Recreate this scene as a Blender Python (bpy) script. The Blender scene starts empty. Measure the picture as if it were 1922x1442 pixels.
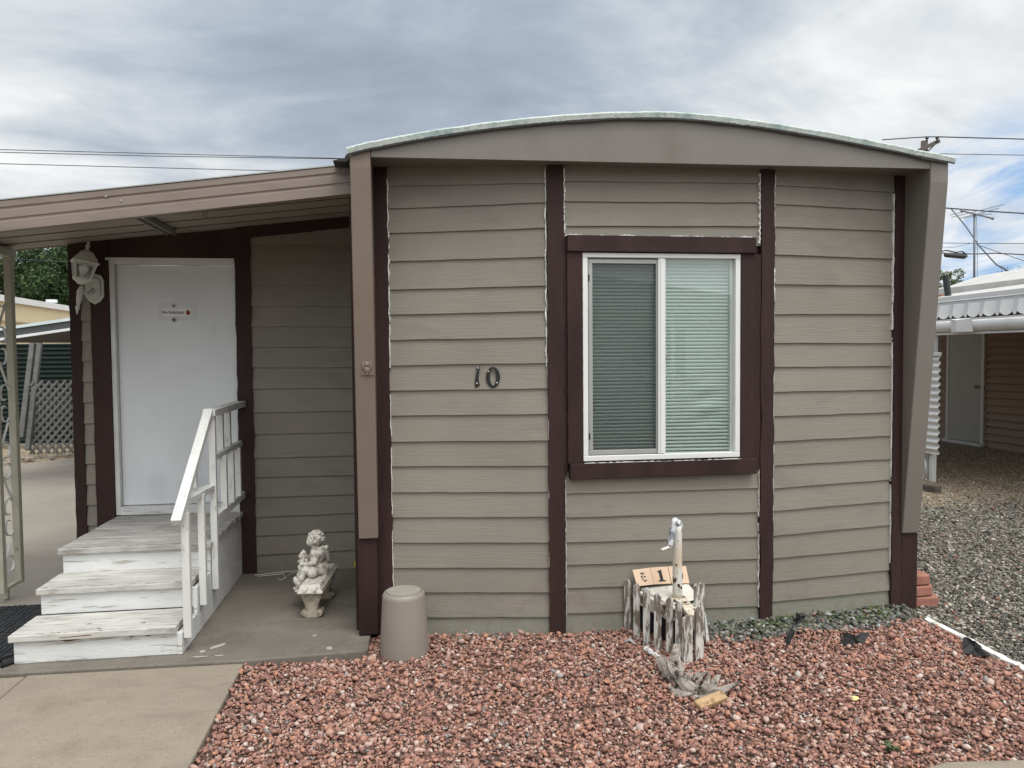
import bpy, bmesh, math, random
import numpy as np
from math import sin, cos, pi, radians, atan
from mathutils import Vector, Matrix

random.seed(7)
RNG = np.random.default_rng(11)
SC = bpy.context.scene
COL = SC.collection

# ------------------------------------------------------------------ camera geometry (metres, camera foot at the origin)
F, CX, CY, EYE = 1400.0, 961.0, 721.0, 1.62
PSI, PITCH, ROLL = radians(8.1), atan((721 - 665) / F), radians(0.5)
_f = np.array([sin(PSI) * cos(PITCH), cos(PSI) * cos(PITCH), -sin(PITCH)])
_r = np.array([cos(PSI), -sin(PSI), 0.0])
_u = np.cross(_r, _f)
_R = cos(ROLL) * _r - sin(ROLL) * _u
_U = sin(ROLL) * _r + cos(ROLL) * _u
_C = np.array([0, 0, EYE])
def ray(x, y): return (x - CX) / F * _R - (y - CY) / F * _U + _f
def onz(x, y, z=0.0): d = ray(x, y); return Vector(_C + d * ((z - EYE) / d[2]))
def ony(x, y, Y): d = ray(x, y); return Vector(_C + d * (Y / d[1]))
def onx(x, y, X): d = ray(x, y); return Vector(_C + d * (X / d[0]))
def onwall(x, y, A, B):
    d = ray(x, y); n = np.array([B[1] - A[1], -(B[0] - A[0]), 0.0])
    return Vector(_C + d * (np.dot(np.array([A[0], A[1], 0]) - _C, n) / np.dot(d, n)))

cam = bpy.data.cameras.new("camera"); cam.sensor_width = 36; cam.lens = F / 1922 * 36
cam.clip_start = 0.05; cam.clip_end = 3000
co = bpy.data.objects.new("camera", cam); COL.objects.link(co)
m3 = Matrix(((_R[0], _U[0], -_f[0]), (_R[1], _U[1], -_f[1]), (_R[2], _U[2], -_f[2])))
co.matrix_world = Matrix.Translation((0, 0, EYE)) @ m3.to_4x4()
SC.camera = co

# ------------------------------------------------------------------ materials
def lin(c):
    if isinstance(c, str):
        c = [int(c[i:i + 2], 16) / 255 for i in (0, 2, 4)]
        c = [v / 12.92 if v <= .04045 else ((v + .055) / 1.055) ** 2.4 for v in c]
    return (*c[:3], 1.0)
class NT:
    def __init__(s, name):
        s.m = bpy.data.materials.new(name); s.m.use_nodes = True
        s.t = s.m.node_tree; s.n = s.t.nodes; s.b = s.n["Principled BSDF"]; s.out = s.n["Material Output"]
        s.tc = s.n.new("ShaderNodeTexCoord")
    def link(s, a, b): s.t.links.new(a, b)
    def node(s, t, **k):
        n = s.n.new(t)
        for a, v in k.items(): setattr(n, a, v)
        return n
    def mapping(s, scale=(1, 1, 1), rot=(0, 0, 0)):
        n = s.node("ShaderNodeMapping"); n.inputs["Scale"].default_value = scale; n.inputs["Rotation"].default_value = rot
        s.link(s.tc.outputs["Object"], n.inputs["Vector"]); return n.outputs[0]
    def noise(s, scale, detail=4, vec=None, rough=.55, dist=0):
        n = s.node("ShaderNodeTexNoise"); n.inputs["Scale"].default_value = scale; n.inputs["Detail"].default_value = detail
        n.inputs["Roughness"].default_value = rough; n.inputs["Distortion"].default_value = dist
        s.link(vec if vec else s.tc.outputs["Object"], n.inputs["Vector"]); return n.outputs["Fac"]
    def ramp(s, fac, stops, interp='LINEAR'):
        n = s.node("ShaderNodeValToRGB"); r = n.color_ramp; r.interpolation = interp
        while len(r.elements) < len(stops): r.elements.new(.5)
        for e, (p, c) in zip(r.elements, stops):
            e.position = p; e.color = lin(c) if not isinstance(c, (int, float)) else (c, c, c, 1)
        s.link(fac, n.inputs[0]); return n.outputs[0]
    def mix(s, fac, a, b, mode='MIX'):
        n = s.node("ShaderNodeMix", data_type='RGBA', blend_type=mode)
        for v, k in ((fac, 0), (a, 6), (b, 7)):
            if isinstance(v, (int, float)): n.inputs[k].default_value = v
            elif isinstance(v, (tuple, list, str)): n.inputs[k].default_value = lin(v)
            else: s.link(v, n.inputs[k])
        return n.outputs[2]
    def math(s, op, a, b=0.0):
        n = s.node("ShaderNodeMath", operation=op)
        for v, k in ((a, 0), (b, 1)):
            if isinstance(v, (int, float)): n.inputs[k].default_value = v
            else: s.link(v, n.inputs[k])
        return n.outputs[0]
    def bump(s, h, strength=.3, dist=.01):
        n = s.node("ShaderNodeBump"); n.inputs["Strength"].default_value = strength; n.inputs["Distance"].default_value = dist
        s.link(h, n.inputs["Height"])
        prev = s.b.inputs["Normal"].links
        if prev: s.link(prev[0].from_socket, n.inputs["Normal"])
        s.link(n.outputs[0], s.b.inputs["Normal"])
    def color(s, c): s.link(c, s.b.inputs["Base Color"])
    def island(s): return s.node("ShaderNodeNewGeometry").outputs["Random Per Island"]

def scale_c(c, k): c = lin(c); return tuple(min(1, v * k) for v in c[:3])
def M(name, col, rough=.6, var=.12, vs=5, bump=.15, bs=60, stretch=(1, 1, 1), spec=.35, metal=0, dist=.004, isl=0, col2=None, m2=(8, .55, .62), st2=(1, 1, 1), detail=5, speck=0):
    t = NT(name); b = t.b
    b.inputs["Roughness"].default_value = rough; b.inputs["Specular IOR Level"].default_value = spec; b.inputs["Metallic"].default_value = metal
    v = t.mapping(stretch)
    c = t.ramp(t.noise(vs, detail, v), [(.3, scale_c(col, 1 - var)), (.7, scale_c(col, 1 + var))])
    if isl: c = t.mix(t.island(), t.mix(1.0, c, (1 - isl,) * 3, 'MULTIPLY'), t.mix(1.0, c, (min(1, 1 + isl),) * 3, 'MULTIPLY'))
    if col2:
        k = t.ramp(t.noise(m2[0], 8, t.mapping(st2), .65), [(m2[1], 0.0), (m2[2], 1.0)])
        c = t.mix(k, c, col2)
    if speck:
        c = t.mix(t.ramp(t.noise(70, 3), [(.60, 0.0), (.68, speck)]), c, scale_c(col, .45)); c = t.mix(t.ramp(t.noise(55, 3, t.mapping((1.1, .9, 1), (0, 0, 1))), [(.66, 0.0), (.71, speck)]), c, scale_c(col, 1.7))
        c = t.mix(t.ramp(t.noise(4.5, 8, t.mapping((.5, 1.6, 1)), .7), [(.52, 0.0), (.70, .55)]), c, scale_c(col, .62))
    t.color(c)
    if bump: t.bump(t.noise(bs, 6, v), bump, dist)
    return t.m

def siding_mat(name, col):
    t = NT(name); t.b.inputs["Roughness"].default_value = .55; t.b.inputs["Specular IOR Level"].default_value = .3
    a = t.ramp(t.noise(2.2, 5), [(.3, scale_c(col, .93)), (.7, scale_c(col, 1.06))])
    a = t.mix(t.island(), t.mix(1.0, a, (.93, .93, .915), 'MULTIPLY'), a)
    sm = t.ramp(t.noise(1.7, 3, t.mapping((1, 1, 2.5)), .6, .4), [(.57, 0.0), (.66, 1.0)])
    a = t.mix(t.math('MULTIPLY', sm, .5), a, scale_c((.225, .195, .17), .85))
    st = t.ramp(t.noise(9, 6, t.mapping((1.2, 1.2, .25)), .7), [(.64, 0.0), (.76, 1.0)])
    a = t.mix(t.math('MULTIPLY', st, .35), a, scale_c(col, .72))
    gr = t.noise(1.0, 7, t.mapping((4, 4, 130)), .62, 1.4)
    a = t.mix(t.math('MULTIPLY', t.ramp(gr, [(.42, 1.0), (.52, 0.0)]), .16), a, scale_c(col, .62))
    sz = t.node("ShaderNodeSeparateXYZ"); t.link(t.tc.outputs["Object"], sz.inputs[0])
    lowb = t.ramp(t.math('ADD', sz.outputs[2], t.math('MULTIPLY', t.math('SUBTRACT', t.noise(14, 5), .5), .05)), [(.110, 1.0), (.130, 0.0)])
    a = t.mix(t.math('MULTIPLY', lowb, .8), a, scale_c((.215, .215, .175), .92))      # the lowest board was painted with another batch
    sp = t.ramp(t.math('SUBTRACT', t.noise(22, 7, None, .7), t.math('MULTIPLY', sz.outputs[2], .35)), [(.46, 0.0), (.60, .5)])
    a = t.mix(sp, a, (.17, .14, .105))      # soil splashed up from the gravel
    t.color(a); t.bump(gr, .45, .006); t.bump(t.noise(180, 3), .12, .002)
    return t.m

MS = siding_mat("painted_siding", (.238, .215, .180))
MT = M("dark_brown_trim", (.036, .020, .018), .6, .22, 7, .7, 110, (1, 1, .22), dist=.006, spec=.18)
MF = M("taupe_fascia", (.166, .149, .131), .42, .06, 1.5, .06, 8, spec=.4, col2=(.14, .118, .098), m2=(3, .52, .75), st2=(1, 1, .4))
MFIN = M("taupe_wing_paint", (.172, .132, .103), .45, .06, 2, .06, 10, spec=.4, col2=(.145, .108, .08), m2=(4, .62, .8), st2=(1, 1, .3))
MCAULK = M("white_caulk", (.66, .645, .60), .8, .12, 30, .5, 120)
MROOF = M("coated_roof_metal", (.46, .50, .465), .55, .15, 6, .5, 40, col2=(.27, .345, .325), m2=(6, .46, .6), dist=.008)
MTAR = M("tar_flashing", (.03, .03, .03), .7, .3, 20, .6, 60)
MWH = M("worn_white_paint", (.64, .645, .63), .6, .08, 9, .6, 60, (.35, 1, 1), col2=(.36, .335, .30), m2=(7, .555, .64), st2=(.7, 6, 8), isl=.04, dist=.004)
MTREAD = M("worn_tread_paint", (.53, .515, .48), .7, .14, 8, .6, 50, (.3, 1, 1), col2=(.27, .25, .225), m2=(5, .48, .66), st2=(1.0, 9, 3), isl=.12, dist=.004)
MLAND = M("foot_worn_landing_paint", (.44, .425, .40), .75, .16, 8, .6, 50, (.3, 1, 1), col2=(.25, .232, .208), m2=(5, .46, .62), st2=(1.0, 9, 3), isl=.14, dist=.004)
MCHIP = M("bare_brown_wood", (.13, .065, .045), .8, .2, 30, .4, 90)
MRAIL = M("white_rail_paint", (.60, .60, .575), .55, .09, 12, .4, 60, (1, 1, .3), col2=(.36, .34, .30), m2=(14, .58, .66), st2=(2, 2, .6))
MDOOR = M("scuffed_white_door", (.66, .68, .70), .5, .05, 3, .12, 30, col2=(.50, .52, .53), m2=(3.2, .58, .78), st2=(1, 1, .6))
MJAMB = M("white_door_frame", (.60, .60, .58), .5, .1, 8, .2, 40)
MVIN = M("white_window_vinyl", (.68, .68, .66), .35, .03, 5, 0)
MALU = M("grey_screen_frame", (.36, .36, .34), .4, .05, 5, 0, metal=.3)
MBLK = M("black_metal", (.012, .012, .013), .4, .2, 30, .1, 80, spec=.5)
MSLAB = M("porch_concrete", (.160, .142, .118), .8, .18, 2.2, .4, 140, col2=(.10, .085, .07), m2=(2.6, .5, .72), dist=.004, speck=.6)
MWALK = M("walkway_concrete", (.262, .222, .172), .85, .15, 2.0, .6, 160, col2=(.185, .152, .112), m2=(2.0, .50, .72), dist=.004, speck=.45)
MDRIVE = M("driveway_concrete", (.26, .232, .195), .8, .12, 1.2, .3, 120, col2=(.22, .20, .175), m2=(1.6, .5, .72), st2=(.5, 1.6, 1))
MPAINTSPOT = M("white_paint_spill", (.36, .345, .315), .7, .1, 20, .2, 60)
MAWN = M("tan_awning_paint", (.215, .172, .145), .42, .07, 2, .04, 8, spec=.4, col2=(.15, .118, .096), m2=(3, .5, .75), st2=(.5, 1, 3))
MPAN = M("awning_underside", (.33, .295, .255), .5, .07, 2, .05, 10)
MPOT = M("grey_beige_plastic", (.235, .205, .175), .45, .05, 3, .05, 120, spec=.4)
MPOTD = M("faded_plastic_disc", (.27, .25, .215), .6, .1, 14, .1, 60)
MSTONE = M("cast_stone_white", (.60, .57, .51), .85, .08, 30, .4, 120, col2=(.25, .22, .175), m2=(34, .52, .64))
MSTONE2 = M("cast_stone_beige", (.40, .35, .27), .85, .12, 20, .4, 90, col2=(.22, .18, .13), m2=(18, .5, .66))
MIRON = M("cream_ironwork", (.36, .345, .27), .45, .1, 10, .15, 60, col2=(.22, .19, .14), m2=(7, .62, .7))
MLAMP = M("white_lantern_paint", (.52, .52, .48), .5, .08, 12, .1, 60)
MTILE = M("beige_ceramic_tile", (.62, .45, .31), .3, .04, 12, .05, 60, spec=.5)
MTILEK = M("dark_tile_glaze", (.02, .018, .018), .3, .1, 20, 0)
MJACK = M("rusty_white_jack", (.66, .62, .54), .55, .08, 20, .4, 60, col2=(.11, .052, .022), m2=(26, .57, .62), dist=.004)
MJACKR = M("rust_streaked_jack", (.60, .54, .43), .65, .2, 25, .5, 60, col2=(.09, .042, .018), m2=(24, .52, .58), dist=.004)
t = NT("jack_paint"); t.b.inputs["Roughness"].default_value = .55
sx = t.node("ShaderNodeSeparateXYZ"); t.link(t.tc.outputs["Object"], sx.inputs[0])
dn = t.math('MULTIPLY', t.math('SUBTRACT', .52, sx.outputs[2]), .42)      # more wear towards the welded foot
rs = t.math('ADD', t.noise(30, 7, None, .6), dn); st_ = t.math('ADD', t.noise(9, 5, t.mapping((1, 1, .4))), t.math('MULTIPLY', dn, 1.2))
c_ = t.mix(t.ramp(st_, [(.55, 0.0), (.72, 1.0)]), (.62, .60, .54), (.50, .39, .24)); t.color(t.mix(t.ramp(rs, [(.625, 0.0), (.66, 1.0)]), c_, (.075, .035, .017))); t.bump(rs, .4, .003); MJACKP = t.m
MGALV = M("peeling_galvanised", (.20, .235, .27), .5, .12, 20, .3, 60, metal=.2, col2=(.62, .63, .63), m2=(26, .47, .53))
MPLATE = M("white_coupler_plate", (.62, .61, .54), .55, .08, 10, .3, 60, col2=(.40, .30, .16), m2=(14, .62, .7))
MPICK = M("peeling_picket_paint", (.56, .54, .50), .8, .12, 15, .7, 60, (1, 1, .2), col2=(.17, .138, .11), m2=(24, .455, .52), st2=(2.0, 2.0, .42), dist=.006)
MDRIFT = M("weathered_driftwood", (.30, .265, .23), .9, .3, 40, .7, 140, (.5, 1, 1), col2=(.035, .026, .02), m2=(20, .50, .60), st2=(1, .8, 1), dist=.006)
MCUT = M("cut_tan_wood", (.42, .28, .15), .75, .2, 12, .5, 60, (.3, 1, 1), col2=(.2, .12, .06), m2=(12, .56, .64))
MRED = M("red_concrete_block", (.30, .135, .098), .9, .14, 18, .7, 160, col2=(.24, .15, .11), m2=(10, .52, .7), dist=.005)
MFAB = M("weed_fabric_and_gap_shade", (.012, .012, .013), .6, .3, 30, .4, 120)
MRUB = M("black_rubber_mat", (.02, .021, .023), .6, .2, 20, .3, 120)
MWIRE = M("dark_cable", (.035, .037, .045), .6, .1, 5, 0)
MWWIRE = M("white_cord", (.62, .61, .58), .5, .05, 5, 0)
MPOLE = M("weathered_pole", (.10, .085, .075), .9, .2, 8, .4, 40)
MYEL = M("yellow_plastic", (.55, .42, .04), .5, .05, 5, 0)

# ------------------------------------------------------------------ mesh helpers
ORIGIN = {}
class MB:
    def __init__(s): s.v = []; s.f = []
    def add(s, vs, fs):
        o = len(s.v); s.v += [tuple(v) for v in vs]; s.f += [tuple(i + o for i in f) for f in fs]; return s
    def hexa(s, p): return s.add(p, [(0, 3, 2, 1), (4, 5, 6, 7), (0, 1, 5, 4), (1, 2, 6, 5), (2, 3, 7, 6), (3, 0, 4, 7)])
    def box(s, x0, x1, y0, y1, z0, z1):
        return s.hexa([(x0, y0, z0), (x1, y0, z0), (x1, y1, z0), (x0, y1, z0), (x0, y0, z1), (x1, y0, z1), (x1, y1, z1), (x0, y1, z1)])
    def bar(s, a, b, w, h, up=(0, 0, 1)):
        a, b = Vector(a), Vector(b); d = (b - a).normalized(); u = Vector(up)
        if abs(d.dot(u)) > .98: u = Vector((0, 1, 0))
        r = d.cross(u).normalized() * w / 2; q = r.cross(d).normalized() * h / 2
        return s.hexa([a - r - q, a + r - q, a + r + q, a - r + q, b - r - q, b + r - q, b + r + q, b - r + q])
    def prism(s, poly, e0, e1, off, d):
        """poly in (u,v); point = off + u*e0 + v*e1; extruded by vector d"""
        e0, e1, off, d = Vector(e0), Vector(e1), Vector(off), Vector(d); n = len(poly)
        p = [off + e0 * u + e1 * v for u, v in poly]
        return s.add(p + [q + d for q in p], [tuple(range(n)), tuple(range(2 * n - 1, n - 1, -1))] + [(i, i + n, (i + 1) % n + n, (i + 1) % n) for i in range(n)])
    def tube(s, pts, r, n=8, cap=True):
        pts = [Vector(p) for p in pts]; k = len(pts)
        rs = r if isinstance(r, (list, tuple)) else [r] * k
        o = len(s.v); prev = None
        for i, p in enumerate(pts):
            d = (pts[min(i + 1, k - 1)] - pts[max(i - 1, 0)]).normalized()
            if prev is None:
                prev = d.cross(Vector((0, 0, 1)) if abs(d.z) < .9 else Vector((1, 0, 0))).normalized()
            else:
                q = prev - d * prev.dot(d); prev = q.normalized() if q.length > 1e-6 else prev
            w = d.cross(prev)
            for j in range(n):
                a = 2 * pi * j / n; s.v.append(tuple(p + (prev * cos(a) + w * sin(a)) * rs[i]))
        for i in range(k - 1):
            for j in range(n):
                s.f.append((o + i * n + j, o + i * n + (j + 1) % n, o + (i + 1) * n + (j + 1) % n, o + (i + 1) * n + j))
        if cap: s.f.append(tuple(o + j for j in range(n - 1, -1, -1))); s.f.append(tuple(o + (k - 1) * n + j for j in range(n)))
        return s
    def lathe(s, prof, c, n=40, axis=None):
        o = len(s.v); c = Vector(c)
        for r, z in prof:
            for j in range(n): a = 2 * pi * j / n; s.v.append((c.x + r * cos(a), c.y + r * sin(a), c.z + z))
        for i in range(len(prof) - 1):
            for j in range(n): s.f.append((o + i * n + j, o + i * n + (j + 1) % n, o + (i + 1) * n + (j + 1) % n, o + (i + 1) * n + j))
        s.f.append(tuple(o + j for j in range(n - 1, -1, -1))); s.f.append(tuple(o + (len(prof) - 1) * n + j for j in range(n)))
        return s
    def ball(s, c, r, sub=2, rot=None):
        bm = bmesh.new(); bmesh.ops.create_icosphere(bm, subdivisions=sub, radius=1)
        r = (r, r, r) if isinstance(r, (int, float)) else r
        c = Vector(c); o = len(s.v)
        for v in bm.verts:
            q = Vector((v.co.x * r[0], v.co.y * r[1], v.co.z * r[2]))
            if rot is not None: q = rot @ q
            s.v.append(tuple(c + q))
        for f in bm.faces: s.f.append(tuple(o + v.index for v in f.verts))
        bm.free(); return s
    def build(s, name, mat, parent=None, smooth=False, bevel=0, seg=2):
        me = bpy.data.meshes.new(name); me.from_pydata(s.v, [], s.f)
        bm = bmesh.new(); bm.from_mesh(me); bmesh.ops.recalc_face_normals(bm, faces=bm.faces); bm.to_mesh(me); bm.free()
        return link(name, me, mat, parent, smooth, bevel, seg)
def link(name, me, mat, parent=None, smooth=False, bevel=0, seg=2):
    me.materials.append(mat)
    if smooth: me.polygons.foreach_set("use_smooth", [True] * len(me.polygons)); 
    o = bpy.data.objects.new(name, me); COL.objects.link(o); ORIGIN[o] = Vector((0, 0, 0))
    if parent:
        o.parent = parent; o.matrix_parent_inverse = Matrix.Translation(-ORIGIN[parent])
    if bevel:
        md = o.modifiers.new("edge", 'BEVEL'); md.width = bevel; md.segments = seg; md.limit_method = 'ANGLE'; md.angle_limit = radians(40); md.harden_normals = False
    return o
def tag(o, label, cat=None, group=None, kind=None):
    if label: o["label"] = label
    if cat: o["category"] = cat
    if group: o["group"] = group
    if kind: o["kind"] = kind
    return o
def thing(name, loc, label, cat, group=None):
    o = bpy.data.objects.new(name, None); COL.objects.link(o); o.location = loc; ORIGIN[o] = Vector(loc); o.empty_display_size = .1
    return tag(o, label, cat, group)
def jit(a): return random.uniform(-a, a)
def fast_mesh(name, V, Fc, k):
    """V (n,3) array, Fc (m,k) index array"""
    me = bpy.data.meshes.new(name); me.vertices.add(len(V)); me.vertices.foreach_set("co", V.astype(np.float32).ravel())
    me.loops.add(Fc.size); me.loops.foreach_set("vertex_index", Fc.astype(np.int32).ravel())
    me.polygons.add(len(Fc)); me.polygons.foreach_set("loop_start", np.arange(0, Fc.size, k, dtype=np.int32)); me.polygons.foreach_set("loop_total", np.full(len(Fc), k, dtype=np.int32))
    me.update(calc_edges=True); return me
def text_mesh(txt, size, name, mat, mat4, parent=None, depth=.001, bold=False, shear=0, sx=1):
    cu = bpy.data.curves.new(name, 'FONT'); cu.body = txt; cu.size = size; cu.extrude = depth; cu.align_x = 'CENTER'; cu.align_y = 'CENTER'; cu.shear = shear
    if bold: cu.offset = size * .022
    ob = bpy.data.objects.new(name, cu); COL.objects.link(ob); dg = bpy.context.evaluated_depsgraph_get(); dg.update()
    me = bpy.data.meshes.new_from_object(ob.evaluated_get(dg)); bpy.data.objects.remove(ob)
    me.transform(mat4 @ Matrix.Diagonal((sx, 1, 1, 1))); me.materials.clear(); me.name = name
    return link(name, me, mat, parent)
FRONT = Matrix.Rotation(pi / 2, 4, 'X')      # text facing -Y

# ------------------------------------------------------------------ the mobile home
A0, A1, A2, A3 = (-.175, 4.29), (.843, 4.16), (2.108, 4.16), (3.05, 4.248)
home = thing("mobile_home", (1.45, 4.6, 0), "taupe mobile home with dark brown trim, bowed front bay and white front door", "mobile home")
def lap_wall(mb, A, B, zl, zr, b0=.0145, b1=.002):
    """boards between successive heights (low to high) at the wall's two ends"""
    A, B = Vector((*A, 0)), Vector((*B, 0)); e = (B - A).normalized(); n = Vector((e.y, -e.x, 0)); L = (B - A).length
    k = 9
    for i in range(len(zl) - 1):
        bow = [0] + [jit(.0016) for _ in range(k - 1)] + [0]; vs = []
        for j in range(k + 1):
            t = j / k; p = A + e * L * t
            z0 = zl[i] * (1 - t) + zr[i] * t + bow[j]; z1 = zl[i + 1] * (1 - t) + zr[i + 1] * t + .006
            vs += [p + Vector((0, 0, z0)), p + n * b0 + Vector((0, 0, z0)), p + n * b1 + Vector((0, 0, z1)), p]
        fs = []
        for j in range(k):
            o = j * 4; q = o + 4
            fs += [(o, q, q + 1, o + 1), (o + 1, q + 1, q + 2, o + 2)]
        mb.add(vs, fs)
def wob(n, amp):
    ph = [(random.uniform(0, 6.28), random.uniform(1, 16), random.uniform(.3, 1)) for _ in range(6)]
    return [amp * (sum(a * sin(w * i / n * 6.28 + p) for p, w, a in ph) / 2.2 + jit(.5)) for i in range(n + 1)]
def wavy_board(mb, P, Q, z0, zt, ztr=None, amp=.004, out=.026, n=70):
    """upright board between two plan points, hand-cut paint edges"""
    P, Q = Vector((*P, 0)), Vector((*Q, 0)); e = (Q - P).normalized(); nn = Vector((e.y, -e.x, 0)); ztr = zt if ztr is None else ztr
    l, r = wob(n, amp), wob(n, amp); vs = []; fs = []
    for i in range(n + 1):
        t = i / n; a = Vector((0, 0, z0 + (zt - z0) * t)); b = Vector((0, 0, z0 + (ztr - z0) * t))
        vs += [P + e * l[i] + a, P + e * l[i] + nn * out + a, Q + e * r[i] + nn * out + b, Q + e * r[i] + b]
    for i in range(n):
        o = i * 4; q = o + 4
        fs += [(o, q, q + 1, o + 1), (o + 1, q + 1, q + 2, o + 2), (o + 2, q + 2, q + 3, o + 3)]
    fs += [(0, 1, 2, 3), (4 * n + 3, 4 * n + 2, 4 * n + 1, 4 * n)]
    mb.add(vs, fs)
def caulk(mb, P, n2, z0, z1, w0=.004, w1=.011, keep=.9, side=1):
    """uneven white bead along an upright edge; n2 = outward normal, side = which way it spreads"""
    P = Vector((*P, 0)); n2 = Vector((*n2, 0)); e = Vector((-n2.y, n2.x, 0)) * side
    k = int((z1 - z0) / .008); a1, a2, a3 = wob(k, .5), wob(k, .5), wob(k, .002); vs = []; fs = []
    for i in range(k + 1):
        zz = z0 + (z1 - z0) * i / k; f = max(0.0, min(1.0, keep * .58 + a1[i] * 1.25)); w = (w0 * .4 + w1 * .85 * (.55 + .45 * a2[i])) * f + .0003
        a = P + e * (a3[i] - .001); b = P + e * (a3[i] + w)
        vs += [a + n2 * .021 + Vector((0, 0, zz)), b + n2 * .020 + Vector((0, 0, zz)), b + Vector((0, 0, zz)), a + Vector((0, 0, zz))]
    for i in range(k):
        o = i * 4; q = o + 4; fs += [(o, o + 1, q + 1, q), (o + 1, o + 2, q + 2, q + 1), (o + 3, o, q, q + 3)]
    mb.add(vs, fs)
def ext(zs, A, B, xa, xb, side):  # not used for slope; keep ends
    return zs
# left facet
zl = [0.0, .123, .267, .41, .555, .699, .842, .991, 1.13, 1.277, 1.421, 1.562, 1.704, 1.847, 1.986, 2.144, 2.302, 2.437, 2.564, 2.70]
zr = [0.0, .111, .254, .396, .542, .69, .834, .983, 1.128, 1.28, 1.424, 1.569, 1.716, 1.862, 2.005, 2.169, 2.33, 2.471, 2.579, 2.70]
mb = MB(); lap_wall(mb, A0, A1, zl, zr); mb.build("siding", MS, home)
# right facet
zl = [0.0, .123, .245, .386, .521, .671, .807, .944, 1.089, 1.239, 1.383, 1.531, 1.673, 1.843, 2.018, 2.193, 2.356, 2.487, 2.598, 2.71]
zr = [0.0, .125, .253, .395, .539, .687, .823, .95, 1.095, 1.24, 1.382, 1.526, 1.668, 1.847, 2.021, 2.183, 2.352, 2.481, 2.588, 2.71]
mb = MB(); lap_wall(mb, A2, A3, zl, zr); mb.build("siding", MS, home)
# centre facet, above and below the window
mb = MB()
lap_wall(mb, A1, A2, [2.24, 2.339, 2.476, 2.588, 2.70], [2.24, 2.357, 2.493, 2.606, 2.71]); mb.build("siding", MS, home); mb = MB()
lap_wall(mb, A1, A2, [0.0, .13, .277, .411, .541, .685, .822, .94], [0.0, .103, .247, .391, .523, .671, .813, .94])
mb.build("siding", MS, home)
# sheathing at both sides of the window opening
for xa, xb in ((.85, .99), (1.937, 2.10)): mb = MB(); mb.box(xa, xb, 4.163, 4.19, .93, 2.25); mb.build("sheathing", MT, home)

# posts of the bay
n01 = Vector((A1[1] - A0[1], -(A1[0] - A0[0]))).normalized(); n12 = Vector((0, -1)); n23 = Vector((A3[1] - A2[1], -(A3[0] - A2[0]))).normalized()
def on(A, B, s, out=0.0):
    A, B = Vector(A), Vector(B); e = (B - A).normalized(); return A + e * s + Vector((e.y, -e.x)) * out
def post(P, Q, zt, ztr=None, out=.027, amp=.0032, z0=-.02):
    mb = MB(); wavy_board(mb, P, Q, z0, zt, ztr, amp, out); return mb.build("corner_board", MT, home)
p0 = post(on(A0, A1, 0), on(A0, A1, .088), 2.665, 2.668)
p1 = post((.798, 4.166), (.890, 4.160), 2.67, out=.030)
p2 = post((2.066, 4.160), (2.148, 4.164), 2.68, out=.030)
p3 = post((2.972, 4.2407), (3.045, 4.2475), 2.685, out=.028)
mb = MB(); caulk(mb, on(A0, A1, .090), n01, 1.55, 2.6, .003, .010, .8); caulk(mb, on(A0, A1, .090), n01, .3, 1.4, .001, .004, .5); mb.build("caulk", MCAULK, p0)
mb = MB(); caulk(mb, on(A0, A1, .975), n01, 1.55, 2.66, .003, .012, .97, -1); caulk(mb, on(A0, A1, .985), n01, .4, 1.5, .001, .005, .6, -1)
caulk(mb, (.893, 4.16), n12, 2.30, 2.66, .004, .013, 1); caulk(mb, (.893, 4.16), n12, .1, .9, .001, .005, .7); mb.build("caulk", MCAULK, p1)
mb = MB(); caulk(mb, (2.063, 4.16), n12, 2.25, 2.66, .006, .017, 1, -1); caulk(mb, (2.063, 4.16), n12, .1, .97, .001, .006, .7, -1)
caulk(mb, (2.151, 4.164), n23, 1.9, 2.66, .003, .011, .97); caulk(mb, (2.151, 4.164), n23, .6, 1.9, .001, .006, .75); mb.build("caulk", MCAULK, p2)
mb = MB(); caulk(mb, (2.969, 4.2405), n23, 1.75, 2.58, .004, .012, .97, -1); caulk(mb, (2.969, 4.2405), n23, .3, 1.7, .001, .005, .45, -1)
caulk(mb, (3.046, 4.2475), n23, 1.7, 2.6, .001, .006, .8); mb.build("caulk", MCAULK, p3)

# wing walls that slope back to a brown foot block
for x0, x1, yb, zb, zt in ((-.272, -.166, 4.215, .60, 2.70), (3.040, 3.155, 4.236, .485, 2.755)):
    mb = MB(); yw = 4.34
    mb.prism([(3.997, zt), (3.997, 2.60), (yb - .03, zb), (yw, zb), (yw, zt)], (0, 1, 0), (0, 0, 1), (x0, 0, 0), (x1 - x0, 0, 0))
    w = mb.build("wing_wall", MFIN if x0 < 0 else MF, home, bevel=.006)
mb = MB(); mb.box(-.280, -.172, 4.205, 4.36, .05, .598); mb.build("foot_block", MT, home, bevel=.006)
mb = MB(); mb.box(3.050, 3.158, 4.222, 4.36, -.01, .483); mb.build("foot_block", MT, home, bevel=.006)
mb = MB(); mb.box(-.300, -.275, 4.30, 5.57, .05, 2.63); mb.build("side_wall", MT, home)
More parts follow.
